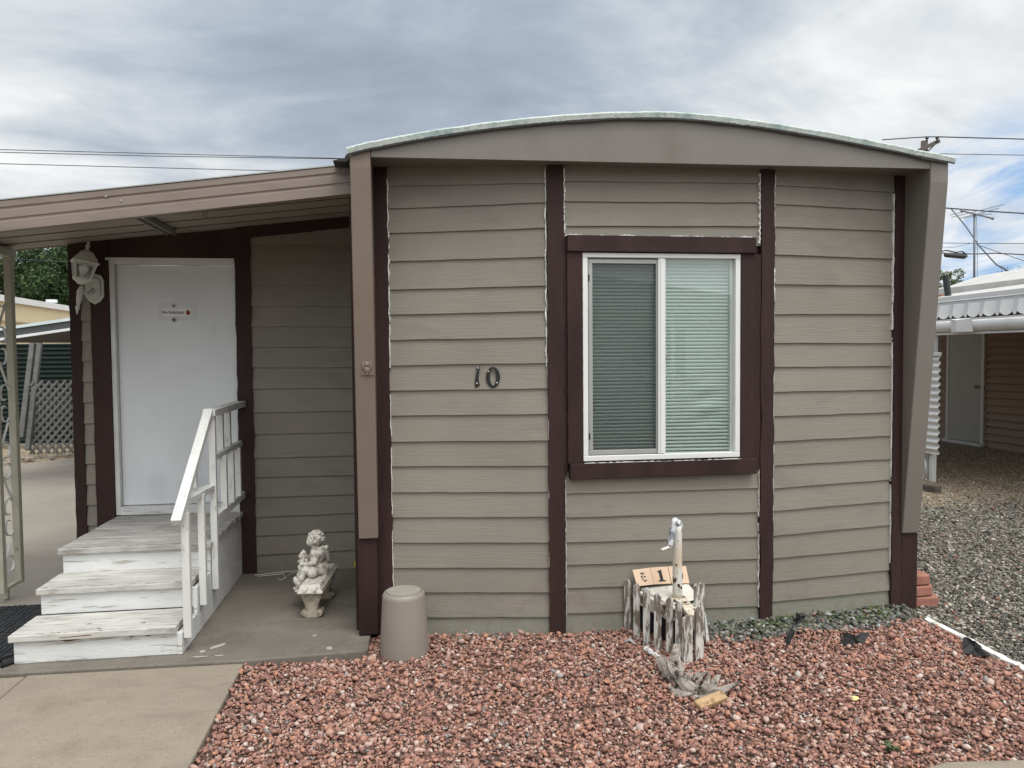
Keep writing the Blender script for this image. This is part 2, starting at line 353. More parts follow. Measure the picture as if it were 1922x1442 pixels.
# roof, fascia, soffit
ARC = [(-.285, 2.688), (-.169, 2.722), (.125, 2.787), (.42, 2.838), (.694, 2.879), (1.0, 2.912), (1.287, 2.932), (1.531, 2.935), (1.904, 2.913), (2.223, 2.877), (2.549, 2.833), (2.882, 2.783), (3.179, 2.737)]
def arc(x):
    for (xa, za), (xb, zb) in zip(ARC, ARC[1:]):
        if x <= xb: return za + (zb - za) * (x - xa) / (xb - xa)
    return ARC[-1][1]
xs = [-.285 + 3.464 * i / 90 for i in range(91)]
def sarc(x): return sum(arc(min(max(x + d, -.285), 3.179)) for d in (-.12, -.06, 0, .06, .12)) / 5 if -.15 < x < 3.05 else arc(x)
mb = MB(); vs = []; fs = []
inner = [x for x in xs if -.163 < x < 3.037]; inner = [-.1635] + inner + [3.0375]
for x in inner:
    zb = 2.655 + (x + .17) / 3.2 * .023
    vs += [(x, 4.0, zb), (x, 4.0, sarc(x) - .012), (x, 4.03, sarc(x) - .012), (x, 4.03, zb)]
for i in range(len(inner) - 1):
    o = i * 4; q = o + 4; fs += [(o, q, q + 1, o + 1), (o + 2, o + 1, q + 1, q + 2), (o + 3, o + 2, q + 2, q + 3), (o, o + 3, q + 3, q)]
mb.add(vs, fs); mb.build("fascia", MF, home)
mb = MB(); mb.add([(-.166, 4.03, 2.668), (3.04, 4.03, 2.690), (3.04, 4.6, 2.690), (-.166, 4.6, 2.668)], [(0, 1, 2, 3)]); mb.build("soffit", MF, home)
mb = MB(); vs = []; fs = []
for x in xs: vs += [(x, 3.985, sarc(x) - .004), (x, 16, sarc(x) + .01), (x, 16, sarc(x) - .03), (x, 4.1, sarc(x) - .04)]
for i in range(90):
    o = i * 4; q = o + 4; fs += [(o, q, q + 1, o + 1), (o + 2, o + 1, q + 1, q + 2), (o + 3, o + 2, q + 2, q + 3)]
mb.add(vs, fs); roof = mb.build("roof", MROOF, home)
mb = MB(); vs = []; fs = []; wb = wob(360, .0028); wt = wob(360, .003)
for i in range(361):
    x = -.287 + 3.468 * i / 360; z = sarc(min(max(x, -.285), 3.179))
    vs += [(x, 3.978, z - .033 + wb[i]), (x, 3.972 + jit(.002), z - .002 + wt[i] * .6), (x, 3.986, z + .009 + wt[i] * .7), (x, 4.10, z + .012)]
for i in range(360):
    o = i * 4; q = o + 4; fs += [(o, q, q + 1, o + 1), (o + 1, q + 1, q + 2, o + 2), (o + 2, q + 2, q + 3, o + 3)]
mb.add(vs, fs); mb.build("drip_edge", MROOF, roof)
mb = MB(); vs = []; fs = []; wb = wob(360, .004)
for i in range(361):
    x = -.285 + 3.464 * i / 360; z = sarc(min(max(x, -.285), 3.179)); d = .002 + max(0, wb[i]) * 1.1
    vs += [(x, 3.9765, z - .034 - d), (x, 3.9765, z - .026)]
for i in range(360):
    o = i * 2; fs += [(o, o + 2, o + 3, o + 1)]
mb.add(vs, fs); mb.build("tar_line", MTAR, roof)
mb = MB(); mb.prism([(0, 0.012), (.05, .012), (.066, .03), (.072, .075), (.05, .06), (.036, .03), (.01, .026), (-.025, .016)], (1, 0, 0), (0, 0, 1), (-.345, 4.12, 2.645), (0, .2, 0)); mb.build("torn_flashing", MTAR, roof)
mb = MB(); mb.box(3.06, 3.15, 4.37, 16, .02, 2.74); mb.box(-.20, 3.1, 15.9, 16, 0, 2.7); mb.build("side_wall", MF, home)

# window
win = MB(); 
X0, X1, Z0, Z1, YF = .994, 1.934, 1.006, 2.188, 4.122
fw = .030
win.box(X0, X1, YF, 4.19, Z1 - .026, Z1); win.box(X0, X1, YF, 4.19, Z0, Z0 + .030)
win.box(X0, X0 + fw, YF + .001, 4.19, Z0 + .03, Z1 - .026); win.box(X1 - fw, X1, YF + .001, 4.19, Z0 + .03, Z1 - .026)
wf = win.build("window", MVIN, home, bevel=.003)
mb = MB(); mb.box(1.437, 1.482, YF + .004, 4.18, Z0 + .032, Z1 - .028); mb.box(1.449, 1.468, YF - .001, YF + .01, Z0 + .032, Z1 - .028); mb.build("mullion", MVIN, wf, bevel=.003)
mb = MB(); a, b, c, d = 1.030, 1.436, Z0 + .036, Z1 - .034
mb.box(a, b, 4.137, 4.147, d - .024, d); mb.box(a, b, 4.137, 4.147, c, c + .024); mb.box(a, a + .024, 4.137, 4.147, c + .024, d - .024); mb.box(b - .008, b, 4.137, 4.147, c + .024, d - .024)
sf = mb.build("screen_frame", MALU, wf, bevel=.002)
mb = MB(); mb.box(1.024, 1.036, 4.131, 4.14, 2.03, 2.065); mb.box(1.024, 1.036, 4.131, 4.14, 1.13, 1.165); mb.build("screen_clip", MBLK, sf)
t = NT("insect_screen_mesh"); tr = t.node("ShaderNodeBsdfTransparent"); df = t.node("ShaderNodeBsdfDiffuse"); df.inputs[0].default_value = (.05, .055, .055, 1)
mx = t.node("ShaderNodeMixShader"); mx.inputs[0].default_value = .44; t.link(tr.outputs[0], mx.inputs[1]); t.link(df.outputs[0], mx.inputs[2]); t.link(mx.outputs[0], t.out.inputs[0])
mb = MB(); mb.add([(a + .02, 4.142, c + .02), (b - .004, 4.142, c + .02), (b - .004, 4.142, d - .02), (a + .02, 4.142, d - .02)], [(0, 1, 2, 3)]); mb.build("insect_screen", t.m, wf)
t = NT("window_glass"); tr = t.node("ShaderNodeBsdfTransparent"); tr.inputs[0].default_value = (.955, .985, .97, 1); gl = t.node("ShaderNodeBsdfGlossy"); gl.inputs["Roughness"].default_value = .01
lw = t.node("ShaderNodeLayerWeight"); lw.inputs[0].default_value = .5; k = t.math('ADD', t.math('MULTIPLY', t.math('POWER', lw.outputs["Facing"], 5.0), .85), .085)
mx = t.node("ShaderNodeMixShader"); t.link(k, mx.inputs[0]); t.link(tr.outputs[0], mx.inputs[1]); t.link(gl.outputs[0], mx.inputs[2]); t.link(mx.outputs[0], t.out.inputs[0]); MGLASS = t.m
t.n.remove(t.b)
for xa, xb, y in ((1.026, 1.44, 4.160), (1.48, 1.905, 4.150)):
    mb = MB(); mb.box(xa, xb, y, y + .004, Z0 + .03, Z1 - .027); mb.build("pane", MGLASS, wf)
mb = MB()
for z in (.0,): mb.box(1.905 - .018, 1.905, 4.1565, 4.19, Z0 + .03, Z1 - .03)
mb.build("sash_stile", MVIN, wf)
mb = MB(); mb.tube([(1.486, 4.148, 1.575), (1.49, 4.138, 1.585), (1.49, 4.136, 1.605), (1.49, 4.138, 1.625), (1.486, 4.148, 1.635)], .0045, 6); mb.build("sash_latch", MALU, wf)
t = NT("vinyl_blind_slats"); t.b.inputs["Roughness"].default_value = .45; t.b.inputs["Base Color"].default_value = (.435, .485, .46, 1)
t.b.inputs["Subsurface Weight"].default_value = 0; MBLIND = t.m
mb = MB(); zz = Z1 - .04; i = 0
while zz > Z0 + .03:
    fan = max(0, (1.28 - zz) / .3); k = 14; vs = []; fs = []; tilt = .0225 - .006 * min(1, fan * 1.6) + jit(.0012); o_ = .0028 + .004 * min(1, max(0, (1.75 - zz) / .6))
    for j in range(k + 1):
        u = j / k; x = 1.0 + .925 * u; sag = -.010 * fan * (u - .15) * 1.2 + jit(.0006)
        kink = .010 * sin(9 * u + i) * max(0, 1 - abs(u - .82) / .12) * max(0, 1 - abs(zz - 1.30) / .22)
        vs += [(x, 4.180 - o_ + kink, zz - tilt / 2 + sag), (x, 4.180 - o_ * 1.2 + kink, zz - .003 + sag), (x, 4.180 + o_ + kink, zz + tilt / 2 + sag)]
    for j in range(k): o = j * 3; fs += [(o, o + 3, o + 4, o + 1), (o + 1, o + 4, o + 5, o + 2)]
    mb.add(vs, fs); zz -= .0205; i += 1
mb.build("blind", MBLIND, wf)
mb = MB(); mb.box(.97, 1.96, 4.24, 4.26, .98, 2.22); mb.box(.97, .99, 4.19, 4.24, .98, 2.22); mb.box(1.94, 1.96, 4.19, 4.24, .98, 2.22); mb.build("dark_room_box", MBLK, wf)  # black box behind the blind; the room's darkness is put into its colour
# window trim boards
mb = MB(); mb.box(.903, 2.022, 4.102, 4.146, 2.192, 2.283); mb.build("head_trim", MT, home, bevel=.003)
mb = MB(); mb.box(.912, 2.028, 4.100, 4.146, .908, .997); mb.build("sill_trim", MT, home, bevel=.003)
for xa, xb in ((.905, .991), (1.937, 2.020)):
    mb = MB(); wavy_board(mb, (xa, 4.16), (xb, 4.16), .998, 2.191, None, .0015, .040); mb.build("jamb_trim", MT, home)
for xa, xb, z0, z1 in ((.889, .904, .93, 2.275), (2.021, 2.067, .93, 2.19)):
    mb = MB(); wavy_board(mb, (xa, 4.16), (xb, 4.16), z0, z1, None, .001, .024); mb.build("filler_trim", MT, home)
mb = MB(); vs = []; fs = []
for i in range(111):
    x = .90 + 1.115 * i / 110; w = max(.0005, .006 + .007 * sin(i * .31) * sin(i * .13) + jit(.003)); vs += [(x, 4.1445, 2.2825), (x, 4.1445, 2.2835 + w), (x, 4.1605, 2.2835 + w)]
for i in range(110): o = i * 3; fs += [(o, o + 3, o + 4, o + 1), (o + 1, o + 4, o + 5, o + 2)]
mb.add(vs, fs)
for i in range(46):
    x = .995 + .935 * i / 46; w = random.uniform(0, .006); mb.add([(x, 4.1015, .9975), (x + .021, 4.1015, .9975), (x + .021, 4.1015, .9975 + w), (x, 4.1015, .9975 + w)], [(0, 1, 2, 3)])
mb.build("caulk", MCAULK, home)

# entry addition: door wall set back under the awning
DZ0 = [0.03, .174, .315, .454, .597, .744, .883, 1.056, 1.214, 1.386, 1.54, 1.686, 1.835, 1.982, 2.132, 2.288, 2.383, 2.424, 2.52, 2.64]
DZ1 = [0.03, .183, .326, .457, .596, .738, .885, 1.057, 1.215, 1.381, 1.532, 1.681, 1.83, 1.98, 2.13, 2.292, 2.385, 2.431, 2.52, 2.64]
mb = MB(); lap_wall(mb, (-1.105, 5.6), (-.29, 5.6), DZ0, DZ1, .017, .002); mb.build("siding", MS, home)
SZ = [.02, .15, .295, .439, .583, .731, .876, 1.018, 1.161, 1.309, 1.452, 1.594, 1.734, 1.879, 2.028, 2.175, 2.32, 2.45]
mb = MB(); lap_wall(mb, (-2.245, 5.6), (-2.155, 5.6), SZ, SZ, .02, .002); mb.build("siding", MS, home)
mb = MB(); mb.add([(-2.29, 5.602, 0), (-2.29, 14, 0), (-2.29, 14, 2.42), (-2.29, 5.602, 2.42)], [(0, 1, 2, 3)]); mb.box(-2.28, -2.05, 5.604, 5.7, 0, 2.42); mb.box(-1.2, -.2, 5.61, 5.7, 0, 2.62); mb.build("side_wall", MS, home)
def trim(P, Q, z0, zt, ztr=None, out=.025, amp=.002):
    mb = MB(); wavy_board(mb, P, Q, z0, zt, ztr, amp, out); return mb.build("corner_board", MT, home)
trim((-2.305, 5.6), (-2.236, 5.6), .0, 2.405, 2.412); trim((-2.166, 5.6), (-2.045, 5.6), .0, 2.42, 2.43, .030)
trim((-1.198, 5.6), (-1.093, 5.6), .03, 2.535, 2.545, .03, .003)
mb = MB(); mb.prism([(-2.235, 2.318), (-1.198, 2.318), (-1.198, 2.53), (-2.235, 2.42)], (1, 0, 0), (0, 0, 1), (0, 5.576, 0), (0, .03, 0)); mb.build("header_panel", MT, home)
mb = MB(); mb.prism([(-1.095, 2.468), (-.30, 2.562), (-.30, 2.64), (-1.095, 2.55)], (1, 0, 0), (0, 0, 1), (0, 5.570, 0), (0, .03, 0)); mb.build("rake_trim", MT, home)
mb = MB(); mb.box(-.345, -.301, 5.54, 5.598, .04, 2.60); mb.build("corner_board", MT, home)
door = MB(); door.box(-2.010, -1.205, 5.628, 5.67, .565, 2.272); dr = door.build("door", MDOOR, home, bevel=.003)
mb = MB(); mb.box(-2.044, -2.012, 5.583, 5.66, .505, 2.276); mb.box(-2.044, -1.199, 5.583, 5.66, 2.276, 2.316); mb.build("door_frame", MJAMB, dr, bevel=.003)
mb = MB(); mb.box(-2.06, -1.2, 5.568, 5.58, 2.300, 2.318); mb.build("drip_cap", MJAMB, dr)
mb = MB(); mb.box(-2.011, -1.2, 5.575, 5.66, .503, .560); mb.build("threshold", MWH, dr, bevel=.004)
for z, r in ((1.985, .012), (1.885, .017)):
    mb = MB(); mb.prism([(r * cos(2 * pi * i / 24), r * sin(2 * pi * i / 24)) for i in range(24)], (1, 0, 0), (0, 0, 1), (-1.632, 5.620, z), (0, .009, 0))
    k = mb.build("peephole", MALU, dr, bevel=.002)
    mb = MB(); mb.prism([(r * .55 * cos(2 * pi * i / 20), r * .55 * sin(2 * pi * i / 20)) for i in range(20)], (1, 0, 0), (0, 0, 1), (-1.632, 5.6185, z), (0, .003, 0)); mb.build("lens", MBLK, k)

# sign on the door
sg = thing("door_sign", (-1.612, 5.62, 1.915), "small white No Solicitors sticker with red hand on the front door", "sign")
mb = MB(); mb.box(-1.713, -1.512, 5.6255, 5.6277, 1.912, 1.966); mb.build("sticker", M("white_sticker", (.74, .73, .70), .4, .02, 5, 0), sg)
mb = MB(); mb.box(-1.738, -1.478, 5.6272, 5.6282, 1.882, 2.008); mb.build("tape_backing", M("yellowed_tape", (.61, .63, .64), .25, .05, 5, 0), sg)
text_mesh("No Solicitors", .0305, "lettering", MBLK, Matrix.Translation((-1.637, 5.6252, 1.939)) @ FRONT, sg, .0004, True, 0, .92)
mb = MB(); hx, hz = -1.536, 1.938
mb.prism([(.013 * cos(2 * pi * i / 14) + 0, .013 * sin(2 * pi * i / 14) - .006) for i in range(14)], (1, 0, 0), (0, 0, 1), (hx, 5.6247, hz), (0, .001, 0))
for k, (dx, h) in enumerate(((-.0095, .014), (-.0035, .019), (.0025, .018), (.0085, .014))): mb.box(hx + dx - .0025, hx + dx + .0025, 5.6243, 5.6254, hz, hz + h)
mb.bar((hx + .009, 5.6249, hz - .008), (hx + .019, 5.6249, hz + .006), .005, .0012, (0, 1, 0))
mb.build("red_hand", M("red_print", (.20, .018, .015), .5, .05, 5, 0), sg)

# house number
def digit(poly_outer, poly_inner, c, name, label, A, B):
    r = thing(name, c, label, "house number", "black house numerals")
    e = (Vector((*B, 0)) - Vector((*A, 0))).normalized(); n = Vector((e.y, -e.x, 0))
    mb = MB()
    if poly_inner is None: mb.prism(poly_outer, e, (0, 0, 1), Vector(c) + n * .012, n * .008)
    else:
        k = len(poly_outer); vs = []
        for P in (poly_outer, poly_inner):
            for u, v in P: q = Vector(c) + e * u + Vector((0, 0, v)); vs += [q + n * .012, q + n * .021]
        fs = []
        for i in range(k):
            j = (i + 1) % k
            fs += [(2 * i, 2 * j, 2 * j + 1, 2 * i + 1), (2 * k + 2 * i, 2 * k + 2 * i + 1, 2 * k + 2 * j + 1, 2 * k + 2 * j), (2 * i + 1, 2 * j + 1, 2 * k + 2 * j + 1, 2 * k + 2 * i + 1)]
        mb.add(vs, fs)
    mb.build("numeral", MBLK, r, bevel=.002)
    return r, e, n
c1 = onwall(896.5, 708, A0, A1); c0 = onwall(925.5, 708, A0, A1); s = 1 / 335.0
one = [((x - 525) / 14.42 * s, -(y - 690) / 14.42 * s) for x, y in [(470, 465), (530, 410), (600, 402), (605, 420), (575, 520), (555, 640), (553, 760), (565, 840), (590, 905), (530, 940), (485, 980), (462, 965), (450, 880), (460, 740), (490, 600), (522, 490), (500, 488)]]
r1, e, n = digit(one, None, c1, "house_numeral", "black metal numeral 1 screwed to the siding", A0, A1)
ou = []; inn = []
for i in range(28):
    a = 2 * pi * i / 28; ou.append(((190 * cos(a) + 0) / 14.42 * s, (285 * sin(a)) / 14.42 * s)); inn.append(((83 * cos(a)) / 14.42 * s, (232 * sin(a) + 5) / 14.42 * s))
r0, e, n = digit(ou, inn, c0, "house_numeral", "black metal numeral 0 screwed to the siding", A0, A1)
for r, px in ((r1, [(897.8, 691), (895.2, 719.5)]), (r0, [(917, 697), (933, 718.3)])):
    mb = MB()
    for x, y in px: q = onwall(x, y, A0, A1) + n * .021; mb.ball(q, (.0045, .002, .0045), 1)
    mb.build("screw", MCAULK, r)

# small cast plaque on the left wing wall
q = ony(689, 690, 4.10); yq = 4.0 + (2.6 - q.z) / (2.6 - .6) * (4.185 - 3.997) - .004; q = ony(689, 690, yq)
pl = thing("wall_plaque", q, "small taupe painted winged figure plaque on the left wing wall", "plaque")
mb = MB(); mb.prism([(-.034, -.043), (.04, -.043), (.034, -.03), (.026, .0), (.027, .03), (.02, .043), (.008, .032), (-.006, .032), (-.018, .043), (-.026, .03), (-.025, 0), (-.032, -.03)], (1, 0, 0), (0, -.09, 1), q - Vector((0, .005, 0)), (0, .012, 0))
mb.build("plate", MFIN, pl, bevel=.002)
mb = MB(); o = q - Vector((0, .007, 0)); mb.ball(o + Vector((0, -.001, .016)), (.015, .007, .016)); mb.ball(o + Vector((0, .0, -.012)), (.017, .006, .02)); mb.ball(o + Vector((-.02, .001, .01)), (.008, .004, .025)); mb.ball(o + Vector((.02, .001, .01)), (.008, .004, .025)); mb.ball(o + Vector((0, .001, -.034)), (.006, .006, .008))
mb.build("relief_figure", MFIN, pl, True)

# ------------------------------------------------------------------ porch awning
aw = thing("porch_awning", (-1.9, 4.9, 2.45), "tan ribbed metal awning sloping down over the front door", "awning")
XR, XL, YA, YB = -.283, -3.75, 4.25, 5.66
def zf(x): return 2.672 + .1295 * (x + .28)      # top of the front fascia
def zs(x): return 2.632 + .116 * (x + .39)       # underside of the pans
prof = [(.050, .155), (.0, .155), (.0, .124), (.006, .118), (.006, .110), (.0, .104), (.0, .066), (.006, .060), (.006, .052), (.0, .046), (.0, .0), (.05, .0), (.05, .004), (.006, .006), (.018, .05), (.018, .12), (.006, .151)]
mb = MB(); d = Vector((XL - XR, 0, zf(XL) - zf(XR)))
mb.prism([(y, z) for y, z in prof], (0, 1, 0), (0, 0, 1), (XR, YA, zf(XR) - .155), d); mb.build("front_fascia", MAWN, aw)
mb = MB(); y = YA + .04; k = 0
while y < YB:
    y2 = min(y + .225, YB); a = .0 if k % 1 == 0 else .01
    for (ya, yb, h) in ((y, y2 - .034, 0.0), (y2 - .034, y2, .06)):
        vs = [(XR, ya, zs(XR) + h), (XL, ya, zs(XL) + h), (XL, yb, zs(XL) + h), (XR, yb, zs(XR) + h)]
        mb.add(vs + [(v[0], v[1], v[2] + .004) for v in vs], [(0, 1, 2, 3), (4, 7, 6, 5), (0, 4, 5, 1), (1, 5, 6, 2), (2, 6, 7, 3), (3, 7, 4, 0)])
    for yy in (y2 - .034, y2):
        mb.add([(XR, yy, zs(XR)), (XL, yy, zs(XL)), (XL, yy, zs(XL) + .062), (XR, yy, zs(XR) + .062)], [(0, 1, 2, 3)])
    y = y2; k += 1
mb.build("roof_pans", MPAN, aw)
mb = MB(); vs = [(XR, YA - .004, zf(XR) + .004), (XL, YA - .004, zf(XL) + .004), (XL, YB + .02, zs(XL) + .075), (XR, YB + .02, zs(XR) + .075)]
mb.add(vs + [(v[0], v[1], v[2] + .006) for v in vs], [(0, 1, 2, 3), (4, 7, 6, 5), (0, 4, 5, 1), (1, 5, 6, 2), (2, 6, 7, 3), (3, 7, 4, 0)]); mb.build("top_sheet", MALU, aw)
for (px, py) in ((646, 320), (651, 346), (199, 369), (227, 377)):
    q = ony(px, py, YA); mb = MB(); mb.ball((q.x, YA - .001, q.z), (.007, .005, .007), 1); mb.build("rivet", MALU, aw)
def onsoff(x, y):
    d = ray(x, y); n = np.array([-.116, 0, 1.0]); p = np.array([-.39, 0, 2.632]); t = np.dot(p - _C, n) / np.dot(d, n); return Vector(_C + d * t)
qa, qb = onsoff(271, 404), onsoff(343, 444)
xm = (qa.x + qb.x) / 2
mb = MB()
for dx, w, h in ((-.028, .010, .036), (.028, .010, .036), (0, .05, .014)):
    mb.bar((qa.x + dx, YA + .06, zs(qa.x) - h / 2 - .001), (qb.x + dx, min(qb.y, 5.45), zs(qb.x) - h / 2 - .001), w, h)
mb.build("cross_channel", MALU, aw, bevel=.002)
hk = onsoff(381, 390)
mb = MB(); mb.tube([hk + Vector((0, 0, .01)), hk + Vector((.002, 0, -.05)), hk + Vector((.012, 0, -.06)), hk + Vector((.022, 0, -.045)), hk + Vector((.016, 0, -.01))], .0016, 5)
tag(mb.build("wire_hook", MWIRE), "thin bent wire hook dangling from the awning underside", "hook")

# ornamental iron post under the awning's low end
ip = thing("iron_post", (-2.69, 5.5, 0), "cream scrolled wrought iron post holding up the awning", "post")
u0, u1 = onz(4, 1111, .10), onz(37, 1091, .10); u0.z = u1.z = 0
dv = (u1 - u0).normalized(); ztop = zs(u1.x) - .01
for u in (u0, u1):
    mb = MB(); mb.bar((u.x, u.y, .09), (u.x, u.y, ztop), .046, .046, dv); mb.build("upright", MIRON, ip, bevel=.003)
mb = MB(); mb.bar((u0.x, u0.y, .105), (u1.x, u1.y, .105), .034, .02); mid = (u0 + u1) / 2; mb.bar((mid.x - .03, mid.y, .02), (mid.x - .03, mid.y, .105), .03, .03); mb.build("foot_bar", MIRON, ip, bevel=.002)
mb = MB(); mb.bar((u0 - dv * .04) + Vector((0, 0, ztop - .035)), (u1 + dv * .04) + Vector((0, 0, ztop - .035)), .07, .055); mb.build("head_plate", MIRON, ip, bevel=.004)
mb = MB(); W = (u1 - u0).length; k = 0
for z in [.34, .72, 1.10, 1.48, 1.86]:
    sg2 = 1 if k % 2 == 0 else -1; pts = []
    for t in range(15):     # upper curl
        a = t / 14 * 4.4; r = .032 + .045 * t / 14
        pts.append((mid + dv * sg2 * (-.0 + r * cos(a + 1.2)) * .9 + Vector((0, 0, z + .17 + r * sin(a + 1.2)))))
    low = []
    for t in range(15):
        a = t / 14 * 4.4; r = .032 + .045 * t / 14
        low.append((mid - dv * sg2 * (r * cos(a + 1.2)) * .9 + Vector((0, 0, z - .10 - r * sin(a + 1.2)))))
    allp = pts + low[::-1]
    mb2 = MB()
    for a_, b_ in zip(allp, allp[1:]): mb2.bar(a_, b_ + (b_ - a_) * .12, .014, .006, dv)
    mb2.build("scroll", MLAMP, ip); k += 1

# wall lantern
lc = ony(157, 505, 5.42)
ln = thing("wall_lantern", (lc.x + .03, 5.58, lc.z - .1), "white coach lantern hanging on the wall beside the front door", "lantern")
RL = Matrix.Translation(lc) @ Matrix.Scale(.9, 4) @ Matrix.Rotation(radians(9), 4, 'Y') @ Matrix.Rotation(radians(-6), 4, 'X') @ Matrix.Rotation(radians(28), 4, 'Z')
def ring(z, h): return [RL @ Vector((sx * h, sy * h, z)) for sx, sy in ((-1, -1), (1, -1), (1, 1), (-1, 1))]
def loft(mb, levels):
    o = len(mb.v); 
    for z, h in levels: mb.v += [tuple(p) for p in ring(z, h)]
    for i in range(len(levels) - 1):
        for j in range(4): mb.f.append((o + i * 4 + j, o + i * 4 + (j + 1) % 4, o + i * 4 + 4 + (j + 1) % 4, o + i * 4 + 4 + j))
    mb.f.append((o + 3, o + 2, o + 1, o)); n = o + (len(levels) - 1) * 4; mb.f.append((n, n + 1, n + 2, n + 3))
mb = MB(); loft(mb, [(.045, .088), (.050, .090), (.058, .078), (.088, .066), (.090, .061), (.122, .044), (.136, .026), (.142, .012)]); mb.build("lamp_roof", MLAMP, ln)
mb = MB(); mb.tube([RL @ Vector((0, 0, z)) for z in (.14, .155, .165, .175, .185, .2, .215)], [.012, .013, .009, .017, .009, .011, .004], 8); mb.build("finial", MLAMP, ln, True)
mb = MB(); hi, lo = ring(.047, .072), ring(-.078, .048)
for a_, b_ in zip(hi, lo): mb.bar(a_, b_, .013, .013, RL.to_3x3() @ Vector((1, 0, 0)))
for q in (hi, lo):
    for i in range(4): mb.bar(q[i], q[(i + 1) % 4], .013, .012)
mb.build("cage", MLAMP, ln)
mb = MB(); hi, lo = ring(.045, .069), ring(-.075, .046)
for i in range(4): mb.add([hi[i], hi[(i + 1) % 4], lo[(i + 1) % 4], lo[i]], [(0, 1, 2, 3)])
mb.build("pane", MGLASS, ln)
mb = MB(); mb.tube([RL @ Vector((0, 0, z)) for z in (-.085, -.07, -.05, -.03, .0, .02, .035)], [.016, .016, .016, .02, .03, .028, .012], 12); mb.build("bulb", MVIN, ln, True)
mb = MB(); loft(mb, [(-.118, .018), (-.100, .034), (-.084, .054), (-.078, .054)]); mb.build("lamp_base", MLAMP, ln)
tl = [lc + Vector((-.015, -.0, -.115)), lc + Vector((-.025, .0, -.15)), lc + Vector((-.034, .0, -.20)), lc + Vector((-.042, .0, -.245)), lc + Vector((-.046, 0, -.262)), lc + Vector((-.048, 0, -.275)), lc + Vector((-.05, 0, -.305))]
mb = MB(); mb.tube(tl, [.012, .021, .018, .010, .016, .009, .004], 10)
mb.tube([lc + Vector((-.02, 0, -.13)), lc + Vector((-.008, .05, -.165)), lc + Vector((.005, .10, -.15)), lc + Vector((.012, .135, -.12))], [.012, .014, .014, .018], 8); mb.build("arm", MLAMP, ln, True)
bp = Vector((lc.x + .012, 5.554, lc.z - .115))
mb = MB(); mb.prism([(-.0, -.115), (.035, -.095), (.06, -.06), (.062, .05), (.045, .085), (.0, .10), (-.045, .085), (-.062, .05), (-.06, -.06), (-.035, -.095)], (1, 0, 0), (0, 0, 1), bp, (0, .014, 0))
mb.prism([(-.0, -.085), (.025, -.07), (.042, -.045), (.044, .035), (.03, .06), (.0, .07), (-.03, .06), (-.044, .035), (-.042, -.045), (-.025, -.07)], (1, 0, 0), (0, 0, 1), bp - Vector((0, .02, 0)), (0, .02, 0)); mb.build("back_plate", MLAMP, ln, bevel=.004)

# ------------------------------------------------------------------ front steps with railing
st = thing("wooden_steps", (-1.6, 4.8, .045), "worn white painted wooden steps with one railing up to the front door", "steps")
XA, XB = -2.03, -1.225
LV = [(4.085, 4.40, .200), (4.385, 4.70, .350), (4.665, 5.575, .500)]
for k, (ya, yb, z) in enumerate(LV):
    zb = .046 if k == 0 else LV[k - 1][2]
    mb = MB(); mb.box(XA + .012, XB + .010, ya + .022, ya + .045, zb, z - .036); mb.build("riser", MWH, st, bevel=.003)
    nb = 2 if k < 2 else 7; w = (yb - ya) / nb; mb = MB()
    for i in range(nb):
        x1 = XB + .006 if k < 2 else -1.178 + jit(.004); mb.box(XA - .006 + jit(.003), x1, ya + i * w + (.0 if i == 0 else .0045), ya + (i + 1) * w - .0045, z - .036 + jit(.001), z + jit(.0012))
    mb.build("tread", MTREAD if k < 2 else MLAND, st, bevel=.005)
mb = MB()
for (xa, ya, w, h) in ((-1.80, 4.085, .11, .012), (-1.46, 4.085, .035, .008), (-1.38, 4.085, .04, .008)): mb.add([(xa, ya + .0205, .160), (xa + w * .8, ya + .0205, .163), (xa + w, ya + .0205, .158), (xa + w * .3, ya + .0205, .160 - h)], [(0, 1, 2, 3)])
mb.add([(-1.79, 4.0845, .176), (-1.63, 4.0845, .182), (-1.64, 4.0845, .187), (-1.79, 4.0845, .180)], [(0, 1, 2, 3)])
for (xa, y, w) in ((-1.62, 4.12, .02), (-1.70, 4.2, .02), (-1.42, 4.17, .025)): mb.add([(xa, y, .2024), (xa + w, y + .004, .2024), (xa + w * .8, y + .014, .2024), (xa - .004, y + .009, .2024)], [(0, 1, 2, 3)])
mb.build("paint_chips", MCHIP, st)
mb = MB()
for ya, z, n in ((4.385, .350, 44), (4.665, .500, 52), (4.085, .200, 22)):
    for i in range(n):
        x0 = random.uniform(XA, XB - .07); w_ = random.uniform(.006, .05) * random.random() + .004; y0 = ya + random.uniform(.006, .016); h_ = random.uniform(.0015, .006)
        mb.add([(x0, y0, z + .0022), (x0 + w_, y0 + jit(.002), z + .0022), (x0 + w_ * .8, y0 + h_, z + .0022), (x0 + w_ * .2, y0 + h_ * random.random(), z + .0022)], [(0, 1, 2, 3)])
chips = mb.build("worn_nosing", M("bare_grey_wood", (.12, .10, .08), .9, .3, 30, .3, 60), st); chips["kind"] = "stuff"
mb = MB()
for ya, z in ((4.4, .312), (4.4, .225), (4.69, .462), (4.69, .376), (4.1, .062), (4.1, .15)):
    for x in (XA + .03, XB - .03): mb.ball((x, ya + .009 - (.0 if ya > 4.2 else .0), z - .004), (.005, .003, .005), 1)
mb.build("nail_heads", MALU, st)["kind"] = "stuff"
